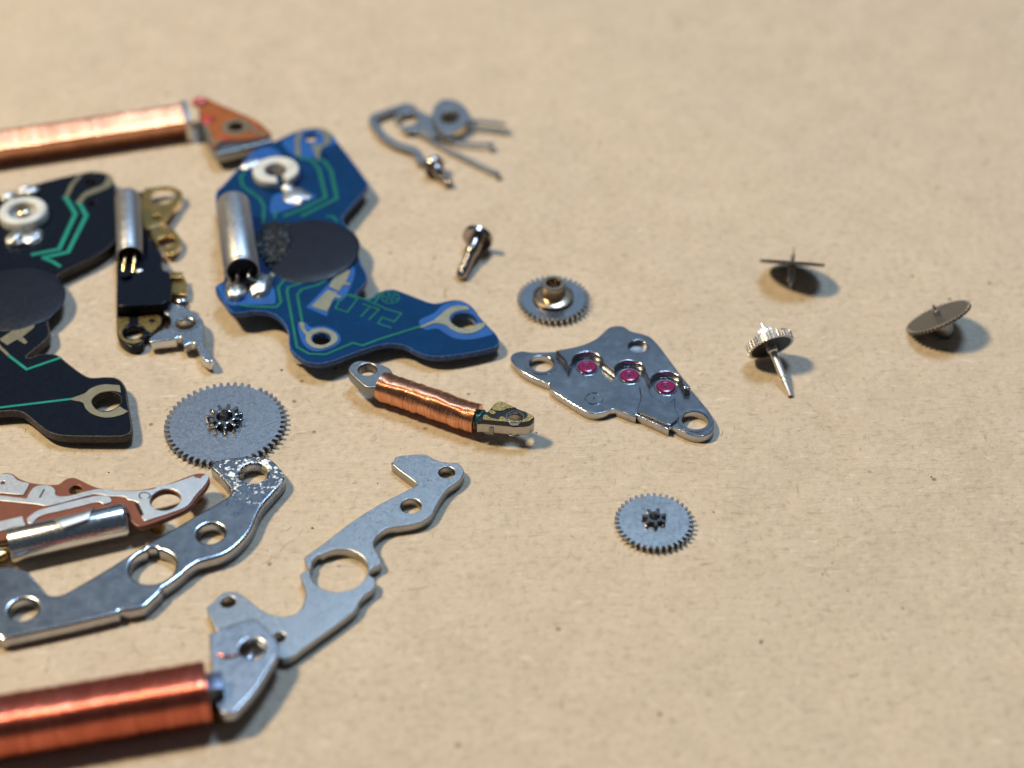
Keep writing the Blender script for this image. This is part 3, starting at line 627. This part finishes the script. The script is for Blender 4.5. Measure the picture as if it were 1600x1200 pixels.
# ------------------------------------------------------------------ steel spring and two screws
def build_spring():
    a = lambda p: Z(p, 560, 130, 5.926)
    t = thing('leaf_spring', 'dull grey leaf spring with curled hook and thin straight arms', 'spring', P(680, 190))
    pl = (0.35, 0, 0)
    part('body', plate(smooth(XY(a([(330, 330), (380, 250), (480, 210), (570, 250), (640, 290), (720, 300), (790, 360), (800, 430), (740, 490), (640, 470), (560, 430), (440, 440)]), pl), 4), (plate and smooth(XY(a([(352, 340), (400, 290), (480, 270), (545, 310), (535, 365), (450, 395), (385, 385)]), pl), 4),), -0.12, 0, 0.02, 1, pl), SPRING, t)
    part('hook', strip(a([(585, 735), (560, 660), (500, 605), (420, 580), (320, 540), (220, 470), (150, 380), (140, 310), (230, 270), (340, 235), (440, 205), (510, 225)]), 13, (0.34, 0, 0), -0.14, 0.0, 5, 0.02), SPRING, t)
    q = P(857, 0, 0)
    part('loop', plate(smooth(XY(a([(690, 330), (690, 240), (750, 165), (840, 145), (940, 180), (1020, 260), (1030, 320), (960, 400), (860, 450), (760, 450)]), (0.62, 0, 0)), 4), (smooth(XY(a([(760, 345), (775, 285), (850, 245), (935, 275), (925, 330), (850, 375)]), (0.62, 0, 0)), 4),), -0.16, 0.0, 0.02, 1, (0.62, 0, 0)), SPRING, t)
    for px, w, h in (([(960, 330), (1120, 345), (1360, 370)], 7, 0.55), ([(1000, 380), (1150, 400), (1400, 432)], 4.5, 0.3), ([(680, 450), (800, 510), (1000, 550), (1240, 562)], 6, 0.30), ([(420, 400), (560, 450), (760, 570), (1000, 690), (1290, 830)], 7, 0.26)):
        part('arm', strip(a(px), w, (h, 0, 0), -0.10, 0.0, 4, 0.02), SPRING, t)
    for px, w, h in (([(1225, 540), (1235, 590)], 6, 0.34), ([(1270, 805), (1300, 850)], 6, 0.30)):
        part('arm_tip', strip(a(px), w, (h, 0, 0), -0.25, 0.0, 2, 0.02), SPRING, t)
build_spring()
def screw(label, head, tip, rh, hh, rs, neck, slot=True):
    t = thing('screw', label, 'screw', head)
    ax = (Vector(tip)-Vector(head)); L = ax.length; M = frame(ax, head)
    hd = part('head', lathe([(0, -hh), (rh*0.85, -hh), (rh*0.97, -hh*0.96), (rh, -hh*0.88), (rh, -0.015), (rh*0.98, 0), (0, 0)], 44, M), SCREW, t)
    part('slot', box((0, 0, -hh-0.003), (rh*1.7, 0.13, 0.02), M), DARK, hd)
    prof = [(neck, 0), (neck, L*0.33), (rs, L*0.42)]
    z = L*0.42; zt = L*0.93; p = 0.13
    while z < zt:
        prof += [(rs*0.84, z+p*0.25), (rs*1.06, z+p*0.6), (rs*1.06, z+p*0.75)]; z += p
    prof += [(rs*0.9, L*0.95), (rs*0.6, L), (0, L)]
    part('shank', lathe(prof, 30, M), SCREW, t)
screw('larger loose screw with flat head, lying left of the bushed wheel', P(745, 375, 0.62), P(719, 434, 0.19), 0.66, 0.27, 0.23, 0.31)
screw('tiny loose screw beside the grey leaf spring', P(680, 262, 0.45), P(703, 289, 0.18), 0.50, 0.30, 0.20, 0.27)

# ------------------------------------------------------------------ wheels lying flat
def flat_wheel(name, label, u, v, wpx, teeth, depth, zt, th, m, pin_px, leaves, pin_h, hole_px, a0=0.1, skip=()):
    c = P(u, v, zt); k = MM(u, v, zt); r = wpx/2*k
    t = thing(name, label, 'gear', c)
    lp = [(x+c.x, y+c.y) for x, y in gear_loop(r, teeth, depth, a0=a0, skip=skip)]
    part('wheel', plate(lp, (circ((c.x, c.y), hole_px/2*k, 24),), zt-th, zt, 0.012, 0), m, t)
    if leaves:
        rp = pin_px/2*k
        lp = [(x+c.x, y+c.y) for x, y in gear_loop(rp, leaves, rp*0.38, root=0.34, tip=0.22, a0=0.3)]
        part('pinion', plate(lp, (circ((c.x, c.y), hole_px/2*k, 24),), zt-0.01, zt+pin_h, 0.025, 1), PINION, t)
    part('arbor', lathe([(0, -zt), (hole_px/2*k*0.98, -zt), (hole_px/2*k*0.98, -th-0.02), (0, -th-0.02)], 24, Matrix.Translation(c)), WHEEL, t)
    return t, c, k
flat_wheel('gear_wheel', 'large flat grey wheel with central pinion, touching the spotted plate', 352, 660, 191, 52, 0.21, 0.26, 0.20, WHEEL, 57, 11, 0.34, 25, 0.07, (9,))
flat_wheel('gear_wheel', 'blue-grey flat wheel with small seven-leaf pinion, alone at lower right', 1022.3, 813.5, 124.5, 38, 0.165, 0.26, 0.15, WHEEL_BLUE, 39, 7, 0.22, 15, 0.02)
t, c, k = flat_wheel('gear_wheel', 'flat steel wheel with tall bronze bushing, above the jewelled bridge', 864.5, 465.5, 114.5, 37, 0.19, 0.30, 0.16, metal('turned_steel', (0.60, 0.61, 0.64), 0.22, 0.05, 7, 0.003), 0, 0, 0, 22, 0.0)
bs = part('flange', lathe([(0.27, 0.0), (0.82, 0.0), (0.84, 0.03), (0.83, 0.07), (0.74, 0.11), (0.55, 0.15), (0.50, 0.16)], 56, Matrix.Translation((c.x, c.y, c.z+0.06)), 50), BRONZE, t)
part('tube', lathe([(0.29, 0.0), (0.29, 0.72), (0.32, 0.75), (0.47, 0.75), (0.50, 0.72), (0.50, 0.12)], 44, Matrix.Translation((c.x, c.y, c.z+0.04)), 40), BRONZE, t)
part('spacer', lathe([(0.60, -0.02), (0.60, 0.06)], 40, Matrix.Translation(c)), DARK, t)

# ------------------------------------------------------------------ wheels standing on their arbors
def view_axes(u, v):
    w = ray(u, v).normalized(); r = (RIGHT-w*RIGHT.dot(w)).normalized(); up = r.cross(w).normalized(); return w, r, up
def tilt_wheel(name, label, ctr, axis, r, teeth, depth, th, m, below, above, pm, leaves_above=None, leaves_below=None, spin=0.0):
    t = thing(name, label, 'gear', ctr); M = frame(axis, ctr, spin)
    me = plate(gear_loop(r, teeth, depth), (), -th/2, th/2, 0.012, 0); me.transform(M); part('wheel', me, m, t)
    part('arbor', lathe(below, 24, M), pm, t)
    part('pivot', lathe(above, 24, M), pm, t)
    for lv in (leaves_above, leaves_below):
        if lv:
            rr, n, za, zb = lv; me = plate(gear_loop(rr, n, rr*0.36, root=0.34, tip=0.22), (), za, zb, 0.02, 1); me.transform(M); part('pinion', me, pm, t)
    return t
w, r_, u_ = view_axes(1238, 411)
ax = (u_*math.cos(R(5)) + r_*math.sin(R(4)) + w*0.02).normalized()
tilt_wheel('gear_wheel', 'thin dark wheel seen edge-on, standing on its pointed arbor', P(1238, 411, 0.86), ax, 1.33, 46, 0.12, 0.12, WHEEL_DULL,
           [(0, -1.16), (0.05, -1.10), (0.06, -0.95), (0.10, -0.90), (0.10, -0.70), (0.0, -0.7)], [(0.09, 0.03), (0.09, 0.34), (0.045, 0.44), (0.03, 0.58), (0, 0.68)], SPRING, None, (0.15, 7, -0.80, -0.04))
w, r_, u_ = view_axes(1467, 496)
ax = (-w*0.29 + (r_*-0.404 + u_*0.915)*0.957).normalized()
tilt_wheel('gear_wheel', 'dull brown wheel leaning on its rim at far right', P(1466.5, 496, 0.76), ax, 1.36, 48, 0.10, 0.13, WHEEL_DULL,
           [(0.0, -1.02), (0.07, -0.98), (0.14, -0.90), (0.36, -0.70), (0.50, -0.12), (0, -0.08)], [(0.15, 0.06), (0.15, 0.30), (0.06, 0.34), (0.05, 0.55), (0, 0.58)], SPRING, None, None)
w, r_, u_ = view_axes(1204, 540)
ax = (w*0.36 + (r_*-0.372 + u_*0.928)*0.933).normalized()
Lb = 2.36; zc = Lb*ax.z+0.05
tilt_wheel('gear_wheel', 'bright toothed wheel with long arbor, tilted to show its dark underside', P(1202.5, 537, zc), ax, 0.96, 38, 0.11, 0.34, metal('bright_tooth_steel', (0.80, 0.77, 0.76), 0.30, 0.06, 8, 0.002),
           [(0, -Lb), (0.11, -Lb+0.02), (0.115, -Lb+0.05), (0.115, -Lb+0.62), (0.145, -Lb+0.64), (0.145, -Lb+0.74), (0.105, -Lb+0.76), (0.105, -Lb+0.84), (0.150, -Lb+0.87), (0.150, -0.40), (0.21, -0.36), (0.21, -0.17)],
           [(0.30, 0.17), (0.30, 0.2), (0.07, 0.52), (0.06, 0.92), (0, 0.97)], metal('bright_arbor_steel', (0.80, 0.78, 0.78), 0.42, 0.05, 8, 0.0), (0.30, 9, 0.16, 0.62), None)
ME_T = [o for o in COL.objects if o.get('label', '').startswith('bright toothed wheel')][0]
MF = frame(ax, P(1202.5, 537, zc)); _d = lathe([(0.17, -0.178), (0.82, -0.178), (0.83, -0.168)], 48, MF); part('underside_shade_disc', _d, metal('shade_dark_steel', (0.10, 0.095, 0.09), 0.40, 0.08, 8, 0.003), ME_T)  # added disc; its dark colour stands in for shade under the wheel

# ------------------------------------------------------------------ short copper coil in the middle
def build_small_coil():
    a = lambda p: Z(p, 530, 480, 4.848); b = lambda p: Z(p, 720, 600, 11.43)
    t = thing('stepper_coil', 'short rose copper coil with steel lug and brass end, below blue board', 'coil', P(680, 640))
    h = 0.70; p0 = P(595, 603, h); p1 = P(746, 655, h)
    part('winding', winding(p0, p1, 0.56, 0.54, 2.3, 62, 0.036, 0.014, 0.035, 9), COPPER_PINK, t)
    pl = (1.02, 0, 0)
    part('lug', plate(smooth(XY(a([(68, 472), (88, 432), (140, 405), (230, 410), (340, 440), (395, 480), (400, 540), (300, 600), (210, 605), (150, 562), (100, 515)]), pl), 5), (hole(574, 577, 28, pl),), -0.50, 0.0, 0.05, 2, pl), CORE, t)
    d = (p1-p0).normalized(); M = frame(d, p1)
    part('lacquer_collar', blob((p1.x+d.x*0.10, p1.y+d.y*0.1, p1.z+0.02), 0.22, 0.42, 0.40, 3, math.atan2(d.y, d.x), 0.25, sub=3), INSUL, t)
    part('core', box((0, 0, 0.35), (0.7, 0.4, 1.0), M), CORE, t)
    pe = (1.18, 0, 0); hh = hole(804, 651.5, 29, pe)
    ol = XY(b([(290, 640), (500, 470), (600, 350), (660, 315), (740, 310), (980, 420), (1200, 510), (1300, 570), (1300, 625), (1180, 695), (900, 695), (420, 650)]), pe)
    part('end_bar', plate(smooth(ol, 5), (hh,), -0.62, -0.16, 0.05, 2, pe), metal('end_bar_steel', (0.52, 0.49, 0.46), 0.34, 0.06, 8, 0.005), t)
    ins = part('insulating_film', plate(smooth(ol, 5), (hh,), -0.155, -0.02, 0.02, 1, pe), DARK, t)
    part('brass_pad', plate(smooth(XY(b([(560, 450), (610, 360), (670, 325), (740, 322), (970, 420), (960, 425), (840, 440), (740, 480), (650, 478)]), pe), 3), (), -0.02, 0.012, 0.005, 0, pe), BRASS, ins)
    part('brass_pad', plate(smooth(XY(b([(400, 615), (410, 560), (470, 555), (550, 610), (680, 630), (690, 590), (760, 585), (830, 625), (960, 655), (1080, 650), (1170, 600), (1190, 540), (1140, 490), (1210, 525), (1285, 575), (1285, 615), (1170, 680), (900, 680), (430, 640)]), pe), 3), (), -0.02, 0.012, 0.005, 0, pe), BRASS, ins)
    part('brass_pad', plate(smooth(XY(b([(505, 490), (560, 470), (630, 510), (590, 545), (540, 530)]), pe), 3), (), -0.02, 0.012, 0.005, 0, pe), BRASS, ins)
    part('eyelet', plate(hole(804.5, 652, 30, pe), (hole(804.5, 652, 25, pe),), -0.1, 0.02, 0.01, 1, pe), POLISH, ins)
    q = P(800, 668, 0.35); part('foot', lathe([(0.40, 0), (0.40, 0.52)], 28, Matrix.Translation((q.x, q.y+0.45, 0.0))), CORE, t)
build_small_coil()

# ------------------------------------------------------------------ jewelled bridge
def build_bridge():
    a = lambda p: Z(p, 790, 490, 4.571)
    t = thing('jewelled_bridge', 'polished silver bridge plate set with three magenta jewels', 'watch bridge', P(970, 610))
    lo = (0.36, 0, 0); hi = (0.66, 0, 0); md = (0.46, 0, 0)
    OUT = [(40, 330), (48, 290), (110, 268), (200, 276), (330, 272), (430, 262), (540, 240), (640, 196), (700, 146), (740, 112), (800, 100), (850, 108), (900, 138), (1010, 168), (1060, 202), (1120, 272), (1200, 380), (1260, 460), (1320, 538), (1400, 632), (1455, 700), (1490, 775), (1480, 835), (1440, 868), (1370, 874), (1300, 858), (1180, 805), (1165, 830, 1), (930, 722, 1), (920, 735), (800, 690), (760, 684), (700, 706), (620, 712), (560, 692), (480, 645), (330, 548), (318, 505, 1), (200, 458), (100, 400)]
    h1 = hole(846, 568, 37, lo); h2 = hole(1086, 657, 41, lo)
    base = part('plate', plate(smooth(XY(a(OUT), lo), 4), (h1, h2), -0.34, 0.0, 0.03, 2, lo), POLISH, t)
    # raised rear half: its front edge is cut back in arcs round the jewels
    JW = [(583, 385), (885, 448), (1145, 528)]
    J = [PP(*a([j])[0], lo) for j in JW]; rb = 0.60
    rear = XY(a([(445, 385, 1), (425, 330), (360, 262, 1), (430, 250), (540, 226), (640, 182), (700, 132), (740, 98), (800, 86), (850, 95), (900, 125), (1010, 155), (1060, 190), (1120, 260), (1200, 370), (1262, 452), (1322, 528), (1280, 530, 1)]), hi)
    pts = smooth(rear, 4)[:-3]
    def arc(c, a0, a1): return [(c.x+rb*math.cos(R(a0+(a1-a0)*k/14)), c.y+rb*math.sin(R(a0+(a1-a0)*k/14))) for k in range(15)]
    loop = pts + arc(J[2], -5, 185) + arc(J[1], -5, 185) + arc(J[0], -5, 185)
    p = XY(a([(992, 218)]), hi)
    sm = hole(997, 541, 30, hi, 30)
    part('raised_half', plate(loop, (sm,), -0.32, 0.0, 0.035, 2, hi), POLISH, base)
    part('recess_floor', lathe([(0, 0), (0.1, 0.01), (0.42, 0.02)], 24, Matrix.Translation((P(997, 541, 0.66).x, P(997, 541, 0.66).y, 0.40))), STEEL, base)
    # mid level at the right front
    part('raised_step', plate(smooth(XY(a([(955, 520, 1), (1030, 560), (1060, 600), (1150, 640), (1210, 600, 1), (1215, 680), (1240, 740), (1175, 795, 1), (935, 695, 1), (965, 600)]), md), 4), (), -0.11, 0.0, 0.03, 1, md), POLISH, base)
    for c in J:
        q = Vector((c.x, c.y, 0.37))
        part('setting', lathe([(0.37, 0.0), (0.385, 0.022), (0.43, 0.026), (0.45, -0.005)], 48, Matrix.Translation(q)), POLISH, base)
        j = part('jewel', lathe([(0.06, 0.0), (0.06, 0.04), (0.10, 0.045), (0.17, 0.05), (0.19, 0.075), (0.24, 0.085), (0.31, 0.08), (0.355, 0.06), (0.37, 0.02), (0.37, 0.0)], 44, Matrix.Translation(q), 40), RUBY, base)
        part('jewel_hole', lathe([(0, 0.03), (0.06, 0.03)], 16, Matrix.Translation(q)), DARK, j)
    for (u, v, ro) in ((846, 568, 0.66), (1086, 657, 0.66)):
        q = P(u, v, 0.36); part('turned_ring', lathe([(ro*0.84, -0.004), (ro*0.86, 0.025), (ro*0.98, 0.028), (ro, -0.004)], 56, Matrix.Translation(q)), POLISH, base)
        part('turned_ring', lathe([(0.50, -0.004), (0.51, 0.018), (0.56, 0.018), (0.57, -0.004)], 56, Matrix.Translation(q)), POLISH, base)
    q = P(*a([(632, 605)])[0], 0.36)
    part('punch_ring', lathe([(0.29, -0.004), (0.305, 0.035), (0.345, 0.035), (0.365, -0.004)], 48, Matrix.Translation(q)), POLISH, base)
    part('punch_dot', lathe([(0, 0.004), (0.045, 0.003)], 16, Matrix.Translation(q)), DARK, base)
build_bridge()

# ------------------------------------------------------------------ pierced plates
def build_plate_spotted():
    pl = (0.56, 0, 0)
    t = thing('pierced_plate', 'thick nickel plate with whitish spots round its top hole, four holes', 'metal plate', P(230, 870))
    pts = [(329, 729), (336, 719.5), (357, 715.5), (392, 712), (414, 713), (428, 720.5), (440.5, 734), (445, 744), (441, 754.5), (425, 773), (411, 789), (402, 805), (395, 822.5), (383, 840), (363.5, 858), (344, 868.5), (323, 874.5), (309, 879), (295, 888), (284, 898), (272, 907), (262, 914), (255, 918), (253, 923, 1), (233, 942), (222, 949), (196, 954), (187.5, 954), (185.5, 958, 1), (110, 976), (8.5, 997.5), (0, 996), (-30, 985), (-48, 955), (-40, 910), (-10, 888), (10, 884), (23, 885), (38.5, 889), (47, 896), (59.5, 912), (70, 924.5), (79, 929.5), (94.5, 928.5), (114, 919), (157.5, 894), (190, 874), (204, 865), (217, 857.5), (231.5, 848), (270, 826), (312, 801), (340, 785), (357, 774), (362, 766, 1), (352, 754), (340, 740)]
    bh = PP(238, 885, pl); k = MM(238, 885, 0.56); rb = 36*k
    lp = []
    for i in range(64):
        a = 2*math.pi*i/64; r = rb*(1.13 if 1.50 < a < 1.95 else 1.0); lp.append((bh.x+r*math.cos(a), bh.y+r*math.sin(a)))
    m, mp = corroded(); b0 = t.location; c = P(400, 735, 0.56)
    mp.inputs['Scale'].default_value = (1/3.0,)*3; mp.inputs['Location'].default_value = (-(c.x-b0.x)/3.0, -(c.y-b0.y)/3.0, -0.5/3.0)
    part('plate', plate(smooth(XY(pts, pl), 4), (hole(396, 739, 43.5, pl), hole(329, 833, 43, pl), hole(36, 952, 45.5, pl), lp), -0.56, 0.0, 0.10, 3, pl, 50), m, t)
build_plate_spotted()
def build_plate_slim():
    pl = (0.42, 0, 0)
    t = thing('pierced_plate', 'slim satin steel plate with large round opening, end under coil lug', 'metal plate', P(530, 880))
    pts = [(619, 713.5), (637.5, 710.5), (664, 709.6), (674, 715), (688, 720.5), (700.5, 722.5), (713, 722.8), (721.5, 729), (725, 737), (721.5, 746), (713, 754), (700.5, 763), (690, 776), (681, 792), (674, 804), (662, 813), (648, 818), (625, 822), (609.5, 824), (596, 830.5), (586, 841), (584, 852), (589, 863), (595, 875), (594, 881), (583, 887), (576, 894), (578, 899), (586, 905), (585, 917), (574, 926.5), (563, 937), (556, 951), (534, 969.5), (500, 994), (470, 1016), (452, 1027.5), (438, 1028), (410, 1015), (370, 1000), (338, 985, 1), (323, 952), (332, 942), (344, 929.5), (354, 924.5), (370, 925), (384, 933.5), (404, 949.5), (420, 958.5), (438, 963), (460, 959.5), (472, 947.5), (477, 930), (474, 912), (469, 900), (473, 894), (482, 891, 1), (477, 877), (478, 869), (506, 848.5), (550, 815), (592, 788.5), (629, 769.5), (649, 759, 1), (648, 753), (613, 726), (616, 720)]
    bh = PP(530, 891, pl); k = MM(530, 891, 0.42); rb = 45*k; lp = []
    for i in range(64):
        a = 2*math.pi*i/64; r = rb*(1.07 if 2.35 < a < 2.75 else 1.0); lp.append((bh.x+r*math.cos(a), bh.y+r*math.sin(a)))
    part('plate', plate(smooth(XY(pts, pl), 4), (hole(698, 738, 25, pl), hole(642, 790.5, 32, pl), hole(356.5, 940.5, 23, pl), hole(435, 996, 21, pl), lp), -0.42, 0.0, 0.035, 2, pl), STEEL, t)
build_plate_slim()

# ------------------------------------------------------------------ brown contact board with can
def build_brown():
    a = lambda p: Z(p, 0, 720, 6.667); b = lambda p: Z(p, 200, 700, 5.714); pl = (0.88, 0, 0)
    t = thing('contact_board', 'brown board with tin contacts and shiny metal can clipped on, at left edge', 'circuit board', P(130, 800))
    h1 = hole(258.6, 782, 46, pl); h2 = hole(117.8, 765, 19.5, pl, 26)
    out = [(-70, 750), (-30, 743), (0, 741), (9, 738.5), (21, 741), (30, 747.5), (46.5, 753.5), (67.5, 756.5), (90, 756.5), (102, 749), (114, 746), (126, 750), (141, 757.5), (156, 762.5), (180, 765.5), (210, 766), (235, 762.5), (270, 753), (294.5, 743.5), (308.5, 739.5), (321, 740.5), (327.5, 747), (322.5, 760), (308.5, 776), (294.5, 793), (270, 805), (235, 818.5), (219, 822), (210, 819), (203, 812), (196, 800), (150, 805), (60, 828), (0, 845), (-70, 850)]
    bd = part('board', plate(smooth(XY(out, pl), 4), (h1, h2), -0.24, 0.0, 0.03, 1, pl), BROWN, t)
    def tin(px, hs=(), z=0.05): return part('contact', plate(smooth(XY(px, pl), 3), hs, 0.0, z, 0.012, 1, pl), TINPAD, bd)
    tin(a([(-400, 160), (0, 152), (70, 142), (140, 162), (190, 212), (310, 242, 1), (275, 310), (240, 362, 1), (100, 352), (0, 343), (-400, 330)]), (hole(5, 755.5, 8, pl, 20),))
    ctr = lambda c: (sum(q[0] for q in c)/len(c), sum(q[1] for q in c)/len(c)); cc = ctr(h1)
    big = a([(-400, 360), (0, 370), (130, 385), (280, 400, 1), (310, 340), (360, 282), (440, 262), (520, 268), (575, 310), (580, 362), (640, 380), (740, 370), (880, 332), (1040, 302), (1200, 318), (1400, 324), (1600, 302)]) + \
        b([(270, 347), (400, 322), (560, 266), (590, 258), (600, 270, 1), (645, 278, 1), (690, 244), (722, 262), (690, 330), (600, 430), (530, 520), (400, 578), (150, 658, 1), (120, 622, 1), (142, 602, 1), (100, 500, 1), (60, 480), (0, 470)]) + \
        a([(1300, 385), (1150, 374), (1000, 356), (900, 375), (520, 473), (400, 463), (200, 443), (0, 423), (-400, 400)])
    r1 = [((p[0]-cc[0])*1.06+cc[0], (p[1]-cc[1])*1.06+cc[1]) for p in h1]
    tin(big, (r1,))
    tin(a([(285, 608), (370, 542), (440, 512), (700, 442), (980, 378), (1110, 372), (1150, 392), (1158, 432), (1080, 453), (1040, 440), (960, 447), (850, 475), (700, 512), (500, 557), (400, 592), (350, 640), (345, 662, 1), (295, 655, 1)]))
    tin(a([(-400, 740), (0, 640), (235, 585, 1), (262, 672, 1), (0, 740), (-400, 840)]))
    # etched marks
    part('mark', strip(a([(465, 305), (415, 395)]), 3.2, pl, 0.05, 0.056, sm=False, bev=0.001), ETCH, bd)
    part('mark', strip(b([(122, 462), (102, 440), (112, 415), (150, 406), (190, 418), (198, 440), (178, 460)]), 2.2, pl, 0.05, 0.056, 4, 0.001), ETCH, bd)
    part('slot', plate(XY(b([(60, 500), (85, 490), (135, 590), (110, 602)]), pl), (), 0.0, 0.008, 0.002, 0, pl), DARK, bd)
    p0 = P(15, 853, 0.64); p1 = P(199, 812, 0.64); r = 0.615
    ax = p1-p0; L = ax.length; M = frame(ax, p0)
    can = part('crystal_can', lathe([(0, 0.04), (r-0.12, 0.04), (r-0.10, 0), (r-0.02, 0), (r, 0.03), (r, L-0.12), (r*0.96, L-0.04), (r*0.86, L), (0, L)], 48, M), CAN_SHINY, t)
    dd = ax.normalized()
    for s in (-0.16, 0.16):
        q = p0+Vector((0, s, 0.05)); part('lead', tube([q+dd*0.2, q-dd*0.2, q-dd*0.7+Vector((0, 0, 0.1)), q-dd*1.4+Vector((0, 0, 0.15))], 0.075), LEAD, can)
    q = P(1, 868, 0.3); part('lead_foot', blob((q.x-0.2, q.y, 0.28), 0.5, 0.35, 0.26, 4, 0.2, 0.2, sub=3), LEAD, can)
    # spring clip: a bent leaf from the board over the can
    cp = XY(a([(525, 590), (985, 458), (930, 622), (660, 712)]), (1.22, 0, 0))
    bm = bmesh.new(); A, B, C, D = [Vector((p[0], p[1], 0)) for p in cp]
    n = 8; rows = []
    for i in range(n+1):
        f = i/n; l = A.lerp(D, f); rr = B.lerp(C, f); z = 1.0 + 0.32*math.sin(min(1, f*1.5)*math.pi/2)-0.06*f*f
        rows.append([bm.verts.new((l.x, l.y, z)), bm.verts.new((rr.x, rr.y, z)), bm.verts.new((rr.x, rr.y, z+0.07)), bm.verts.new((l.x, l.y, z+0.07))])
    for p, q in zip(rows, rows[1:]):
        for k in range(4): bm.faces.new((p[k], p[(k+1) % 4], q[(k+1) % 4], q[k]))
    bm.faces.new(rows[0]); bm.faces.new(rows[-1])
    me = bpy.data.meshes.new('m'); bm.to_mesh(me); bm.free(); part('clip', finish(me, 40), TINPAD, t)
    q = P(258, 800, 0.3)
    for (u, v) in ((240, 806), (300, 760), (110, 758)):
        w = PP(u, v, pl); part('stud', lathe([(0.28, 0), (0.28, 0.65)], 24, Matrix.Translation((w.x, w.y+0.25, 0))), BRASS, t)
build_brown()

# ------------------------------------------------------------------ long red coil, lower left
def build_red_coil():
    t = thing('antenna_coil', 'thick red copper coil with grey pierced end lug at bottom left', 'coil', P(180, 1100))
    h = 1.0; p1 = P(326, 1082, h); p0 = P(-60, 1147, h)
    part('winding', winding(p0, p1, 0.98, 0.92, 2.6, 118, 0.036, 0.011, 0.012, 21, 64), COPPER_RED, t)
    a = lambda p: Z(p, 300, 950, 6.0); pl = (1.05, 0, 0)
    o = smooth(XY(a([(160, 262), (172, 240), (230, 205), (420, 140), (500, 105), (560, 98), (625, 115), (700, 190), (780, 270), (812, 350), (802, 430), (740, 540), (600, 760), (430, 950), (350, 988), (272, 978), (222, 890), (200, 800), (172, 500)]), pl), 5)
    lug = part('lug', plate(o, (hole(394, 1013, 40, pl),), -0.42, 0.0, 0.07, 3, pl, 50), metal('hazy_core_steel', (0.50, 0.51, 0.54), 0.30, 0.06, 4, 0.004), t)
    d = (p1-p0).normalized(); M = frame(d, p1)
    part('core', box((0, 0.1, 0.2), (0.7, 0.9, 0.6), M), metal('blue_core', (0.14, 0.16, 0.22), 0.4, 0.05, 6, 0.0), t)
    q = P(346, 1080, 1.06)
    part('wire_end', tube([P(333, 1072, 1.1), P(337, 1071, 1.12), P(342, 1078, 1.11), P(343, 1086, 1.10), P(336, 1091, 1.10)], 0.035), COPPER_RED, lug)
    part('wire_end', tube([P(342, 1023, 1.08), P(354, 1026, 1.12), P(368, 1023, 1.10), P(374, 1024, 1.05)], 0.035), COPPER_RED, lug)
    for (u, v) in ((415, 1030), (350, 1095)):
        w = P(u, v, 1.05); part('stud', lathe([(0.3, 0), (0.3, 0.64)], 24, Matrix.Translation((w.x-0.2, w.y+0.2, 0.0))), BRASS, t)
    w = P(394, 1013, 1.05); part('eyelet', lathe([(0.40, 0.45), (0.40, 0.72), (0.30, 0.74), (0.26, 0.6), (0, 0.6)], 30, Matrix.Translation((w.x+0.1, w.y-0.05, 0))), POLISH, t)
build_red_coil()
